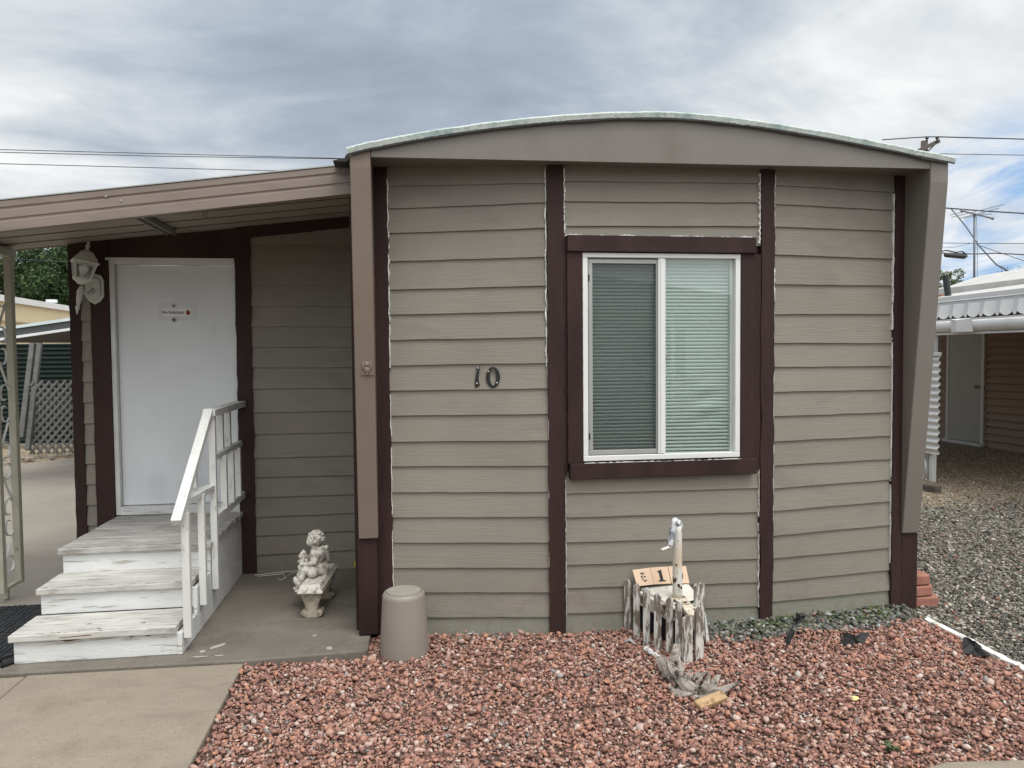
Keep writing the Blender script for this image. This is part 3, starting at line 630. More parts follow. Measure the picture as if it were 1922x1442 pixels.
# side boarding under the landing and stringer
mb = MB()
for z0, z1 in ((.047, .158), (.161, .315), (.318, .462)): mb.box(-1.212, -1.192, 4.70, 5.57, z0, z1)
mb.box(-1.214, -1.192, 4.40, 4.698, .047, .158); mb.box(-1.214, -1.192, 4.40, 4.698, .161, .312); mb.box(-1.216, -1.192, 4.10, 4.398, .047, .163)
mb.box(XA + .012, XA + .03, 4.70, 5.57, .047, .46); mb.box(XA + .012, XA + .03, 4.42, 4.70, .047, .31); mb.box(XA + .012, XA + .03, 4.13, 4.42, .047, .16)
mb.build("side_boards", MWH, st, bevel=.002)
rl = MB(); xr = -1.170
rl.box(xr - .02, xr + .02, 4.118, 4.156, .125, .795); rail = rl.build("railing", MRAIL, st, bevel=.003)
def rpost(name, y, z0, z1, x=xr, w=.038): mb = MB(); mb.box(x - w / 2, x + w / 2, y, y + w, z0, z1); return mb.build(name, MRAIL, rail, bevel=.003)
rpost("baluster", 4.435, .195, .835); rpost("newel", 4.715, .20, 1.262); rpost("newel", 5.60, .29, 1.256)
rpost("baluster", 4.46, .87, 1.05, xr - .045)
for px in (425, 438.5, ): rpost("baluster", onx(px, 800, xr + .0).y, 1.005, 1.258, xr - .042)
for px in (419, 433, 446): rpost("baluster", onx(px, 880, xr).y, .64, .985, xr)
def rrail(name, a, b, w, h): mb = MB(); mb.bar(a, b, w, h); return mb.build(name, MRAIL, rail, bevel=.003)
rrail("top_rail", (xr - .01, 4.70, 1.280), (xr - .01, 5.66, 1.280), .075, .042)
rrail("sloping_rail", (xr - .012, 4.02, .765), (xr - .012, 4.715, 1.292), .052, .042)
rrail("middle_rail", (xr - .02, 4.76, .996), (xr - .02, 5.62, .996), .040, .036)
rrail("middle_rail", (xr - .02, 4.16, .845), (xr - .02, 4.76, .822), .060, .034)
rrail("lower_rail", (xr - .012, 4.76, .620), (xr - .012, 5.62, .625), .045, .050)

# doormat
mt = thing("doormat", (-2.38, 4.67, .02), "black rubber doormat with basket weave ribs beside the steps", "doormat")
oc = [(-2.065, 4.36), (-2.065, 5.02), (-2.19, 5.14), (-2.56, 5.14), (-2.70, 5.02), (-2.70, 4.33), (-2.56, 4.20), (-2.20, 4.20)]
mb = MB(); mb.prism(oc, (1, 0, 0), (0, 1, 0), (0, 0, .021), (0, 0, .010)); mb.build("mat", MRUB, mt, bevel=.003)
mb = MB()
for i in range(7):
    for j in range(9):
        cx, cy = -2.66 + i * .092, 4.26 + j * .104
        if not (-2.67 < cx < -2.09 and 4.24 < cy < 5.10): continue
        if (cx < -2.6 or cx > -2.15) and (cy < 4.32 or cy > 5.02): continue
        for k in (-1, 0, 1):
            if (i + j) % 2: mb.box(cx - .04, cx + .04, cy + k * .03 - .010, cy + k * .03 + .010, .031, .036)
            else: mb.box(cx + k * .028 - .009, cx + k * .028 + .009, cy - .045, cy + .045, .031, .036)
mb.build("ribs", MRUB, mt)
q = onz(10, 1247, .06)
mb = MB(); mb.tube([q + Vector((-.02, .0, .0)), q + Vector((.05, .09, 0))], .022, 12, False); mb.tube([q + Vector((-.02, 0, 0)), q + Vector((.05, .09, 0))], .013, 12); tag(mb.build("pipe_end", MBLK), "short black pipe end poking out at the bottom step's corner", "pipe")

# ------------------------------------------------------------------ bench, statue, planter
db = Vector((.10, .995, 0)).normalized(); wb_ = Vector((db.y, -db.x, 0)); bc = Vector((-.585, 4.515, 0)); bl, bw = .50, .152
def B(u, v, z): return bc + db * u + wb_ * v + Vector((0, 0, z))
bn = thing("garden_bench", B(.25, 0, .045), "small cast stone garden bench with hearts and scroll legs on the porch slab", "bench")
mb = MB(); h = bw / 2
lv = [(.0, .203), (.0, .211), (.018, .246), (.022, .252)]
vs = []; fs = []
for ins, z in lv: vs += [B(ins, -h + ins, z), B(ins, h - ins, z), B(bl - ins, h - ins, z), B(bl - ins, -h + ins, z)]
for i in range(3):
    for j in range(4): fs.append((i * 4 + j, i * 4 + (j + 1) % 4, i * 4 + 4 + (j + 1) % 4, i * 4 + 4 + j))
fs += [(3, 2, 1, 0), (12, 13, 14, 15)]
mb.add(vs, fs); seat = mb.build("seat", MSTONE, bn, bevel=.002)
mb = MB()
heart = [(0, -.020), (.012, -.008), (.019, .004), (.016, .013), (.008, .015), (0, .008), (-.008, .015), (-.016, .013), (-.019, .004), (-.012, -.008)]
for v in (-.031, .023):
    o = B(.008, v, .229) ; upv = (B(.018, 0, .246) - B(0, 0, .211)).normalized(); nrm = -wb_.cross(upv).normalized(); nrm = nrm if nrm.dot(db) < 0 else -nrm
    mb.prism(heart, wb_, upv, o, nrm * .008)
    mb.prism([(a * .7, b * .7 + .001) for a, b in heart], wb_, upv, o + nrm * .008, nrm * .003)
mb.build("heart_relief", MSTONE, seat)
mb = MB(); 
for i in range(16):
    u = .035 + i * .029
    for sgn in (1, -1):
        nrm = wb_ * sgn; o = B(u, sgn * (h - .006), .226)
        mb.ball(o + nrm * .001, (.006, .009, .017), 1, Matrix.Rotation(radians(28 * (1 if i % 2 else .4)), 3, db)); mb.ball(o + db * .012 + nrm * .002 + Vector((0, 0, -.005)), (.005, .006, .011), 1)
mb.build("leaf_relief", MSTONE2, seat, True)
for u in (.045, bl - .115):
    L = thing  # leg profile seen from the end
    half = [(.010, .045), (.045, .046), (.062, .052), (.072, .066), (.070, .082), (.058, .092), (.046, .088), (.036, .098), (.040, .120), (.054, .145), (.068, .168), (.072, .186), (.066, .203)]
    half = [(a * .88, b) for a, b in half]; poly = [(a, b) for a, b in half] + [(-a, b) for a, b in half[::-1]]
    mb = MB(); mb.prism(poly, wb_, (0, 0, 1), B(u, 0, 0), db * .07); lg = mb.build("leg", MSTONE2, bn, bevel=.003)
    mb = MB()
    for sgn in (1, -1):
        for (cx_, cz, r0_, tr) in ((.0475 * sgn, .068, .018, 2.2), (.042 * sgn, .180, .012, 1.8)):
            pts = [B(u - .002, cx_ + sgn * r0_ * (1 - t / 22) * cos(t * .6), cz + r0_ * (1 - t / 22) * sin(t * .6)) for t in range(18)]
            mb.tube(pts, .0042, 6)
        mb.tube([B(u - .001, sgn * a, b) for a, b in ((.032, .095), (.032, .11), (.040, .14), (.051, .165))], .0045, 6)
    mb.build("scroll_relief", MSTONE2, lg, True)

def fuse(name, mat, parent, balls, voxel=.004, smooth=4, it=None):
    """merge shapes into one continuous skin"""
    mb = MB()
    for b in balls:
        if b[0] == 'b': mb.ball(b[1], b[2], 2, b[3] if len(b) > 3 else None)
        else: mb.tube(b[1], b[2], 10); [mb.ball(p, r, 2) for p, r in zip(b[1], b[2])]
    me = bpy.data.meshes.new(name); me.from_pydata(mb.v, [], mb.f); o = bpy.data.objects.new(name, me); COL.objects.link(o)
    bm = bmesh.new(); bm.from_mesh(me); bmesh.ops.recalc_face_normals(bm, faces=bm.faces); bm.to_mesh(me); bm.free()
    r = o.modifiers.new("fuse", 'REMESH'); r.mode = 'VOXEL'; r.voxel_size = voxel
    s_ = o.modifiers.new("soft", 'SMOOTH'); s_.iterations = smooth; s_.factor = .5
    dg = bpy.context.evaluated_depsgraph_get(); dg.update(); me2 = bpy.data.meshes.new_from_object(o.evaluated_get(dg)); bpy.data.objects.remove(o); me2.materials.clear(); me2.name = name
    return link(name, me2, mat, parent, True)
SO = Vector((-.565, 4.765, .252)); fd = Vector((-.955, -.30, 0)).normalized(); sd = Vector((fd.y, -fd.x, 0))   # sd: her right hand side is -sd
def S(a, b, c): return SO + fd * a * .86 + sd * b * .86 + Vector((0, 0, c))
cs = thing("cherub_statue", SO, "white cast stone curly haired child statue hugging a bear, seated on the small bench", "statue")
body = [('b', S(0, 0, .045), (.058, .062, .05)), ('b', S(.004, 0, .095), (.046, .054, .055)), ('b', S(.006, 0, .135), (.042, .056, .040)),
        ('t', [S(.008, 0, .155), S(.014, 0, .185)], [.026, .024]), ('b', S(.022, 0, .218), (.046, .044, .047)),
        ('b', S(.058, 0, .205), (.017, .022, .016)), ('b', S(.062, .012, .203), .013), ('b', S(.062, -.012, .203), .013), ('b', S(.070, 0, .213), (.008, .006, .008)), ('b', S(.064, 0, .196), (.007, .009, .004)), ('b', S(.060, 0, .188), (.010, .012, .007))]
for sg2 in (1, -1):
    body += [('t', [S(.01, .032 * sg2, .035), S(.10, .04 * sg2, .04)], [.036, .028]), ('t', [S(.10, .04 * sg2, .038), S(.125, .036 * sg2, -.03), S(.132, .034 * sg2, -.075)], [.027, .020, .015]), ('b', S(.148, .034 * sg2, -.082), (.022, .022, .012)),
             ('t', [S(.002, .052 * sg2, .148), S(.030, .078 * sg2, .105), S(.040, .078 * sg2, .090)], [.020, .018, .017]), ('t', [S(.036, .080 * sg2, .092), S(.085, .045 * sg2, .078), S(.105, .030 * sg2, .080)], [.017, .014, .011]), ('b', S(.110, .026 * sg2, .078), (.014, .013, .010))]
fuse("body", MSTONE, cs, body, .003, 2)
hair = [('b', S(.010, 0, .226), (.044, .045, .044))]
for i in range(105):
    a = random.uniform(0, 2 * pi); el = random.uniform(-.35, 1.5); v = Vector((cos(a) * cos(el), sin(a) * cos(el), sin(el)))
    if v.x > .62 and v.z < .45: continue
    hair.append(('b', S(.008 + v.x * .054, v.y * .056, .220 + v.z * .049), random.uniform(.008, .013)))
fuse("hair", MSTONE, cs, hair, .0025, 0)
dress = []
for sg2 in (1, -1):
    dress += [('b', S(.002, .058 * sg2, .142), (.030, .026, .024))]
    for k in range(6): dress.append(('b', S(.002 + .022 * cos(k), .066 * sg2 + .006 * sin(k * 2), .126 + .012 * sin(k)), .009))
for k in range(26):
    a = k / 26 * 2 * pi; dress.append(('b', S(-.004 + .060 * cos(a), .066 * sin(a), .03 + .012 * sin(3 * a)), (.012, .012, .035), Matrix.Rotation(a, 3, 'Z')))
for k in range(7):     # falling drapery over the knees
    for j in range(5): dress.append(('b', S(.055 + .024 * j + jit(.004), -.055 + .018 * k, .055 - .030 * max(0, j - 1) + jit(.005)), (.014, .010, .020)))
for k in range(8): dress.append(('b', S(.140 + jit(.006), -.055 + .016 * k, -.055 + jit(.006)), (.010, .010, .018)))
for k in range(9):     # cape collar folds on the back
    a = -1.2 + 2.4 * k / 8; dress.append(('b', S(-.040 * cos(a) - .004, .056 * sin(a), .135 - .015 * abs(sin(a))), (.011, .011, .040))); 
    dress.append(('b', S(-.036 * cos(a), .050 * sin(a), .168), (.010, .010, .012)))
for k in range(5): dress.append(('b', S(-.058 - .006 * k, -.03 + .012 * k, .165 - .022 * k), (.018, .022, .018)))
fuse("dress", MSTONE, cs, dress, .0028, 1)
bear = [('b', S(.100, .004, .128), .026), ('b', S(.122, .004, .122), .012), ('b', S(.096, .026, .148), .010), ('b', S(.096, -.018, .148), .010), ('b', S(.098, .004, .082), (.028, .028, .032)), ('t', [S(.105, .03, .10), S(.125, .045, .08)], [.011, .010]), ('t', [S(.105, -.02, .10), S(.125, -.035, .08)], [.011, .010]), ('b', S(.125, .022, .052), .014), ('b', S(.125, -.014, .052), .014)]
fuse("toy_bear", MSTONE, cs, bear, .003, 2)
mb = MB(); mb.ball(S(.055, -.088, .034), .034, 3); mb.ball(S(.055, -.088, .034) - sd * .0 + Vector((-.006, -.030, 0)), (.016, .010, .016), 2); mb.build("ball", MSTONE, cs, True)

pt = MB(); pt.lathe([(.1335, -.015), (.1325, .02), (.115, .318), (.113, .330), (.104, .342), (.098, .346), (.097, .343), (.085, .342)], (-.028, 4.035, 0), 56)
pot = tag(pt.build("flower_pot", MPOT, None, True), "upside-down tapered grey-beige plastic flower pot on the red gravel", "flower pot")
mb = MB(); mb.lathe([(.090, .3425), (.090, .3475), (.086, .3485)], (-.028, 4.035, 0), 48); mb.build("base_disc", MPOTD, pot)
mb = MB(); p_ = [onz(x, y, .05) for x, y in ((478, 1080), (500, 1077), (530, 1074), (562, 1071))]; mb.tube(p_, .0028, 6)
p_ = [onz(x, y, .05) for x, y in ((485, 1082), (515, 1079), (532, 1077), (535, 1083), (530, 1088), (521, 1086), (528, 1089), (537, 1084), (545, 1076), (563, 1073))]; mb.tube(p_, .0024, 6)
tag(mb.build("white_wire", MWWIRE), "thin white wire lying on the porch slab along the siding", "wire")
mb = MB(); q = onz(669, 1066, .08); mb.ball((q.x + .01, 5.53, .085), (.035, .03, .042), 2); mb.tube([(q.x + .01, 5.53, .12), (q.x + .01, 5.53, .14)], .012, 8); tag(mb.build("yellow_bottle", MYEL, None, True), "small yellow plastic bottle in the corner of the porch slab", "bottle")

# ------------------------------------------------------------------ trailer hitch, picket enclosure, tiles, driftwood
hb = ony(1271.5, 1124, 3.92); HZ = hb.z
th = thing("trailer_hitch", (hb.x, hb.y, 0), "rusty white trailer hitch with a cranked jack tube inside the picket enclosure", "trailer hitch")
bL, bR = ony(1203, 1104, 4.10), ony(1284, 1094, 4.10); ap = Vector((hb.x + .06, 3.80, HZ - .015)); aL = Vector((hb.x - .085, 3.885, HZ))
mb = MB(); top = [bL, aL, ap, ap + Vector((.075, .12, 0)), bR + Vector((.02, 0, 0))]
mb.add(top + [p - Vector((0, 0, .012)) for p in top], [(0, 1, 2, 3, 4), (9, 8, 7, 6, 5)] + [(i, i + 5, (i + 1) % 5 + 5, (i + 1) % 5) for i in range(5)]); mb.build("cover_plate", MPLATE, th)
mb = MB(); 
for a_, b_ in ((bL, aL), (aL, ap), (bR + Vector((-.02, -.02, 0)), ap + Vector((.02, .03, 0)))): mb.bar(a_ - Vector((0, 0, .05)), b_ - Vector((0, 0, .05)), .05, .075)
mb.build("tongue_beam", MPLATE, th, bevel=.004)
jt = ony(1271, 984, 3.92); jb = Vector((hb.x, 3.92, HZ)); jt = Vector((jt.x + .001, 3.92, jt.z)); jm = jb + (jt - jb) * .30
mb = MB(); mb.tube([jb.lerp(jt, i / 10) for i in range(11)], [.0270 - .0002 * i for i in range(11)], 20); mb.build("jack_tube", MJACKP, th, True)
mb = MB(); mb.tube([jb - Vector((0, 0, .002)), jb + Vector((0, 0, .008))], [.055, .05], 16); mb.build("base_flange", MJACKP, th)
mb = MB(); mb.ball(jt + Vector((-.003, -.002, .006)), (.031, .029, .022), 2); mb.ball(jt + Vector((-.020, -.016, .018)), (.023, .018, .024), 2); mb.box(jt.x - .03, jt.x + .022, 3.90, 3.935, jt.z - .035, jt.z + .004); mb.build("gear_cap", MGALV, th, True)
ch = jt + Vector((-.030, -.030, .022)); cl = ony(1257, 1024, 3.885)
mb = MB(); mb.bar(ch, cl, .026, .030, (0, 1, 0)); mb.ball(ch, (.019, .014, .02), 2); cr = mb.build("crank_arm", MGALV, th, bevel=.003)
ce = ony(1241, 1033, 3.86)
mb = MB(); mb.tube([cl + Vector((.012, .012, -.004)), cl + Vector((-.004, 0, -.008)), cl.lerp(ce, .4) + Vector((0, 0, -.004)), ce], [.009, .010, .0085, .0085], 10); mb.build("crank_handle", MJACK, th, True)
tp = ony(1303, 1160, 3.70)
mb = MB(); mb.bar(Vector((hb.x + .02, 3.90, HZ - .012)), tp, .062, .035); mb.build("coupler", MJACKR, th, bevel=.006)

pf = thing("picket_enclosure", (1.4, 3.85, 0), "low pointed enclosure of peeling grey-white pickets around the trailer hitch", "picket fence")
def picket(bx, by, ty, wpx, e, dx=0, pointed=True, mat=MPICK, z0=-.01):
    b = onz(bx, by, 0.0); zt = ony(bx, ty, b.y).z; e = Vector(e).normalized(); n = Vector((e.y, -e.x, 0))
    w = wpx * b.y / F; h = w / 2; lean = Vector((dx, 0, 0))
    c = .45 * w if pointed else .2 * w; j1, j2 = jit(.004), jit(.004)
    poly = [(-h, z0), (h, z0 + j1), (h, zt - c + j2), (h * .45, zt - .25 * c), (h * .1, zt), (-h * .35, zt - .2 * c), (-h, zt - c)]
    mb = MB(); mb.prism(poly, e, Vector((0, 0, 1)) + lean, Vector((b.x, b.y, 0)) + n * .0, -n * .016); return mb.build("picket", mat, pf, bevel=.0015)
eL = onz(1273, 1240, 0) - onz(1178, 1187, 0)
for bx, by, ty, w in ((1177.5, 1189, 1089, 12.5), (1194.5, 1206, 1096, 12), (1213, 1217, 1104, 13), (1234, 1227, 1113, 14), (1256, 1234, 1122, 13.5), (1273.5, 1240, 1128, 13)):
    ex = Vector(eL).normalized() * .45 + Vector((1, 0, 0)) * .55
    picket(bx, by, ty, w * 1.02, ex)
eR = onz(1325, 1236, 0) - onz(1284, 1250, 0)
picket(1292, 1251, 1156, 21, Vector((1, .25, 0)), 0, False); picket(1314, 1245, 1139, 20, Vector((1, .35, 0)))
b_ = onz(1320, 1206, 0)
picket(1311, 1222, 1096, 10, Vector((1, .5, 0)), -.02); picket(1320, 1208, 1093, 10, Vector((1, .5, 0)), -.01)
mb = MB(); pL, pR_ = onz(1182, 1187, 0), onz(1270, 1236, 0); nl = Vector((.02, .022, 0))
mb.bar(pL + nl + Vector((0, 0, .215)), pR_ + nl + Vector((0, 0, .225)), .02, .045)
mb.bar(onz(1295, 1246, 0) + Vector((0, .03, .16)), onz(1325, 1200, 0) + Vector((-.01, .03, .16)), .02, .05); mb.build("cross_rail", MDRIFT, pf)
mb = MB(); nl = Vector((.045, .045, 0)); pa, pb_ = pL + nl, pR_ + nl + Vector((.02, .0, 0)); mb.add([pa, pb_, pb_ + Vector((0, 0, .25)), pa + Vector((0, 0, .24))], [(0, 1, 2, 3)])
pc = onz(1322, 1195, 0); mb.add([pb_, pc, pc + Vector((0, 0, .25)), pb_ + Vector((0, 0, .2))], [(0, 1, 2, 3)]); mb.add([pa + Vector((0, 0, .24)), pb_ + Vector((0, 0, .25)), pc + Vector((0, 0, .24)), pL + Vector((.3, .02, .24))], [(0, 1, 2, 3)])
mb.build("gap_shade_sheet", MFAB, pf)  # black sheets added behind the pickets, painting in the shade of the gaps
mb = MB(); q0, q1 = onz(1326, 1216, 0), onz(1333, 1214, 0); qt = ony(1321, 1152, q0.y); mb.prism([(0, 0), (.022, .0), (.008, .11), (-.006, .19), (-.012, .19)], (1, .1, 0), (0, 0, 1), q0 + Vector((0, .0, 0)), (0, .012, 0))
tag(mb.build("white_splinter", MWH), "pale painted wood splinter leaning at the right end of the picket enclosure", "wood scrap")

def tile(px, label, kind):
    (TL, TR, BR, BL) = px
    y0, y1 = 4.075, 4.112
    c = [ony(*TL, y1), ony(*TR, y1), ony(*BR, y0), ony(*BL, y0)]
    ctr = (c[0] + c[1] + c[2] + c[3]) / 4; ex = ((c[1] - c[0]) + (c[2] - c[3])).normalized(); ey = ((c[0] - c[3]) + (c[1] - c[2])).normalized(); n = ex.cross(ey).normalized()
    r = thing("number_tile", c[3], label, "tile", "ceramic tiles leaning behind the hitch")
    mb = MB(); p = [c[3], c[2], c[1], c[0]]; mb.hexa([q - n * .007 for q in p] + p); mb.build("ceramic_body", MTILE, r, bevel=.0015)
    w = (c[2] - c[3]).length / 2; h = (c[0] - c[3]).length / 2; o = ctr + n * .0006
    mb = MB()
    P = lambda pts: mb.prism([(a * w, b * h) for a, b in pts], ex, ey, o, n * .0007)
    if kind == 1:
        P([(-.34, .50), (.10, .68), (.18, .68), (.18, -.52), (.44, -.58), (.44, -.70), (-.44, -.70), (-.44, -.58), (-.18, -.52), (-.18, .42), (-.30, .36)])
    elif kind == 0:
        k = 30
        for i in range(k):
            a, b2 = 2 * pi * i / k, 2 * pi * (i + 1) / k
            P([(.46 * cos(a), .68 * sin(a)), (.46 * cos(b2), .68 * sin(b2)), (.19 * cos(b2), .56 * sin(b2)), (.19 * cos(a), .56 * sin(a))])
    else:
        rr = random.Random(4)
        for i in range(26):
            cx_, cy_ = rr.uniform(-.20, .22) - .05 * (i / 13 - 1), rr.uniform(-.62, .55); s1 = rr.uniform(.05, .10)
            P([(cx_ + s1 * cos(t) * rr.uniform(.7, 1.2), cy_ + s1 * sin(t) * .9) for t in [j * pi / 3 for j in range(6)]])
    mb.build("glaze_mark", MTILEK, r)
tile([(1187, 1070), (1219.5, 1066), (1228, 1097.3), (1196, 1100.8)], "beige tile with a dark sprig motif, leftmost of the three beside the jack", 2)
tile([(1220, 1065.8), (1253, 1063.5), (1260, 1095.6), (1228.4, 1097.2)], "beige tile with a black number 1, leaning between the sprig tile and the jack", 1)
tile([(1254, 1063.4), (1287.6, 1062.7), (1294.4, 1095), (1261, 1095.5)], "beige tile with a black 0 partly hidden behind the jack tube", 0)

dw = thing("driftwood_root", onz(1300, 1285, 0), "gnarled grey driftwood root with broken branches at the picket enclosure's point", "driftwood")
def G(x, y, z=0): return onz(x, y, z)
mb = MB()
def limb(pts, rs, knots=5):
    """fluted, tapering root piece with a ragged end"""
    P = [Vector(p) for p in pts]; C_ = []; rad = []
    for i in range(len(P) - 1):
        for t in range(knots):
            u = t / knots; C_.append(P[i].lerp(P[i + 1], u) + Vector((jit(.0025), jit(.0025), jit(.002)))); rad.append((rs[i] * (1 - u) + rs[i + 1] * u) * .95 * random.uniform(.97, 1.03))
    C_.append(P[-1]); rad.append(rs[-1]); n = 18; o = len(mb.v); prev = None; p1, p2, tw = random.uniform(0, 6), random.uniform(0, 6), random.uniform(-.25, .25); k = len(C_)
    fl = [1 + .15 * sin(3 * 2 * pi * j / n + p1) + .10 * sin(7 * 2 * pi * j / n + p2) + jit(.07) for j in range(n)]
    for i, p in enumerate(C_):
        d = (C_[min(i + 1, k - 1)] - C_[max(i - 1, 0)]).normalized()
        prev = d.cross(Vector((.3, .2, 1))).normalized() if prev is None else (prev - d * prev.dot(d)).normalized()
        w_ = d.cross(prev)
        for j in range(n):
            a = 2 * pi * j / n + tw * i; e = d * (random.uniform(-1, 1) * rad[i] * .45 if i in (0, k - 1) else 0)
            mb.v.append(tuple(p + (prev * cos(a) + w_ * sin(a)) * rad[i] * fl[j] * random.uniform(.98, 1.02) + e))
    for i in range(k - 1):
        for j in range(n): mb.f.append((o + i * n + j, o + i * n + (j + 1) % n, o + (i + 1) * n + (j + 1) % n, o + (i + 1) * n + j))
    mb.f.append(tuple(o + j for j in range(n - 1, -1, -1))); mb.f.append(tuple(o + (k - 1) * n + j for j in range(n)))
limb([G(1240, 1238, .06), G(1262, 1262, .065), G(1290, 1290, .05), G(1318, 1302, .03)], [.026, .040, .034, .020])
limb([G(1242, 1246, .05), G(1252, 1275, .02)], [.028, .022])
limb([G(1275, 1262, .05), G(1268, 1236, .11), G(1270, 1212, .155)], [.028, .024, .018])
limb([G(1262, 1286, .02), G(1285, 1296, .03), G(1318, 1300, .03)], [.018, .026, .022])
limb([G(1262, 1300, .02), G(1285, 1304, .025), G(1315, 1304, .03)], [.016, .022, .022])
limb([G(1310, 1300, .03), G(1324, 1290, .07), G(1330, 1270, .115)], [.022, .015, .008])
limb([G(1318, 1302, .03), G(1337, 1290, .06), G(1350, 1268, .09)], [.022, .018, .010])
limb([G(1318, 1302, .03), G(1345, 1300, .05), G(1384, 1283, .07)], [.024, .018, .009])
limb([G(1300, 1308, .02), G(1320, 1318, .025), G(1332, 1312, .03)], [.018, .026, .016])
limb([G(1345, 1298, .04), G(1352, 1312, .02)], [.016, .012])
limb([G(1290, 1275, .05), G(1310, 1268, .06), G(1330, 1262, .075)], [.012, .010, .006])
for x0, y0, x1, y1, z0, z1 in ((1290, 1282, 1300, 1262, .05, .09), (1300, 1280, 1312, 1258, .05, .10), (1306, 1284, 1322, 1266, .05, .08), (1284, 1276, 1296, 1258, .05, .08), (1345, 1296, 1372, 1290, .05, .05), (1330, 1296, 1334, 1266, .05, .12), (1322, 1298, 1322, 1276, .04, .10), (1256, 1290, 1276, 1300, .03, .03), (1352, 1300, 1378, 1300, .03, .02)):
    limb([G(x0, y0, z0), G(x1, y1, z1)], [.009, .003], 4)
mb.build("gnarled_wood", MDRIFT, dw)
mb = MB(); a_, b_ = G(1308, 1326, .03), G(1359, 1306, .045); mb.bar(a_, b_, .050, .030, (0, -.35, 1)); o = tag(mb.build("split_wood", MCUT, bevel=.006), "fresh tan split piece of wood leaning on the driftwood root", "wood piece")
mb = MB(); a_, b_ = G(1211, 1217, .018), G(1248, 1243, .022); 
k = 12; mb.tube([a_.lerp(b_, i / k) + Vector((jit(.002), jit(.004), jit(.002))) for i in range(k + 1)], [.014 + jit(.004) for _ in range(k + 1)], 6); tag(mb.build("painted_board", MWH), "flat white painted stick lying in front of the left pickets", "stick")
mb = MB(); q = G(1172, 1205, .02); mb.tube([q, q + Vector((.03, -.012, .015)), q + Vector((.05, -.04, .0))], [.006, .012, .005], 6); tag(mb.build("bent_metal_strip", MALU), "small bent grey metal scrap at the left end of the pickets", "scrap")

# red blocks behind the right foot block
for i, (dx, dy, rot) in enumerate(((.035, -.005, -.06), (.012, .0, .10), (.0, .02, 0.02))):
    z = .002 + i * .066; r = thing("red_block", (3.16 + dx, 4.24 + dy, z), ["red concrete block lowest of the stack by the right foot block", "red concrete block in the middle of the short stack", "round-topped red concrete block on top of the short stack"][i], "concrete block", "red blocks stacked at the corner")
    poly = [(0, 0), (.115, 0), (.135, .03), (.138, .08), (.125, .14), (.09, .20), (.04, .235), (0, .245), (-.06, .235), (-.06, 0)]
    c_, s_ = cos(rot), sin(rot); poly = [(a * c_ - b * s_, a * s_ + b * c_) for a, b in poly]
    mb = MB(); mb.prism(poly, (1, 0, 0), (0, 1, 0), (3.16 + dx, 4.24 + dy, z), (0, 0, .060)); mb.build("block_body", MRED, r, bevel=.007)

# white edging strip and scraps of weed fabric
eg = thing("edging_strip", (3.066, 3.6, 0), "narrow white painted concrete edging between red and grey gravel", "edging")
mb = MB(); vs = []; fs = []; n = 60; w1, w2 = wob(n, .004), wob(n, .004)
for i in range(n + 1):
    y = 2.4 + 1.63 * i / n; x = 3.054 + .006 * i / n; vs += [(x - .022 + w1[i], y, -.01), (x - .020 + w1[i], y, .022 + w2[i] * .6), (x + .022 + w2[i], y, .022 + w1[i] * .6), (x + .026 + w2[i], y, -.01)]
for i in range(n): o = i * 4; q = o + 4; fs += [(o, q, q + 1, o + 1), (o + 1, q + 1, q + 2, o + 2), (o + 2, q + 2, q + 3, o + 3)]
mb.add(vs, fs); mb.build("strip", MWALK if False else M("chipped_white_edging", (.62, .62, .58), .8, .1, 30, .6, 90, col2=(.25, .23, .2), m2=(20, .58, .66)), eg)
def rag(px, label, hs):
    """crumpled torn cloth: outline pixels on the ground, one height per corner plus a raised middle"""
    c = [onz(x, y, .010) + Vector((0, 0, h)) for (x, y), h in zip(px, hs)]; m_ = sum(c, Vector()) / len(c); vs = []; fs = []; k = len(c)
    out = []
    for i in range(k):
        for t in range(4): q = c[i].lerp(c[(i + 1) % k], t / 4); out.append(q + Vector((jit(.006), jit(.010), abs(jit(.010)))) if t else q)
    n = len(out); mid = [m_.lerp(q, .5) + Vector((jit(.008), jit(.012), .012 + jit(.012))) for q in out]
    vs = out + mid + [m_ + Vector((0, 0, .008))]
    for i in range(n): j = (i + 1) % n; fs += [(i, j, n + j), (i, n + j, n + i), (n + i, n + j, 2 * n)]
    mb = MB(); mb.add(vs, fs); tag(mb.build("fabric_scrap", MFAB, None), label, "fabric scrap", "torn weed fabric scraps")
rag([(1576, 1205), (1590, 1199), (1603, 1207), (1632, 1204), (1622, 1213), (1606, 1211), (1600, 1219), (1580, 1217)], "torn black weed fabric poking out of the open red gravel", [.01, .04, .015, .05, .012, .02, .004, .004])
rag([(1487, 1181), (1494, 1168), (1504, 1172), (1513, 1171), (1509, 1181)], "small black fabric scrap among green stones under the right siding", [.01, .06, .04, .05, .01])
rag([(1473, 1216), (1479, 1200), (1486, 1190), (1491, 1193), (1485, 1208), (1479, 1217)], "narrow strip of black fabric between green and red stones", [.01, .02, .03, .02, .012, .008])
rag([(1807, 1231), (1808, 1213), (1832, 1219), (1862, 1239), (1835, 1235)], "black fabric corner folded against the white edging strip", [.008, .05, .04, .015, .012])

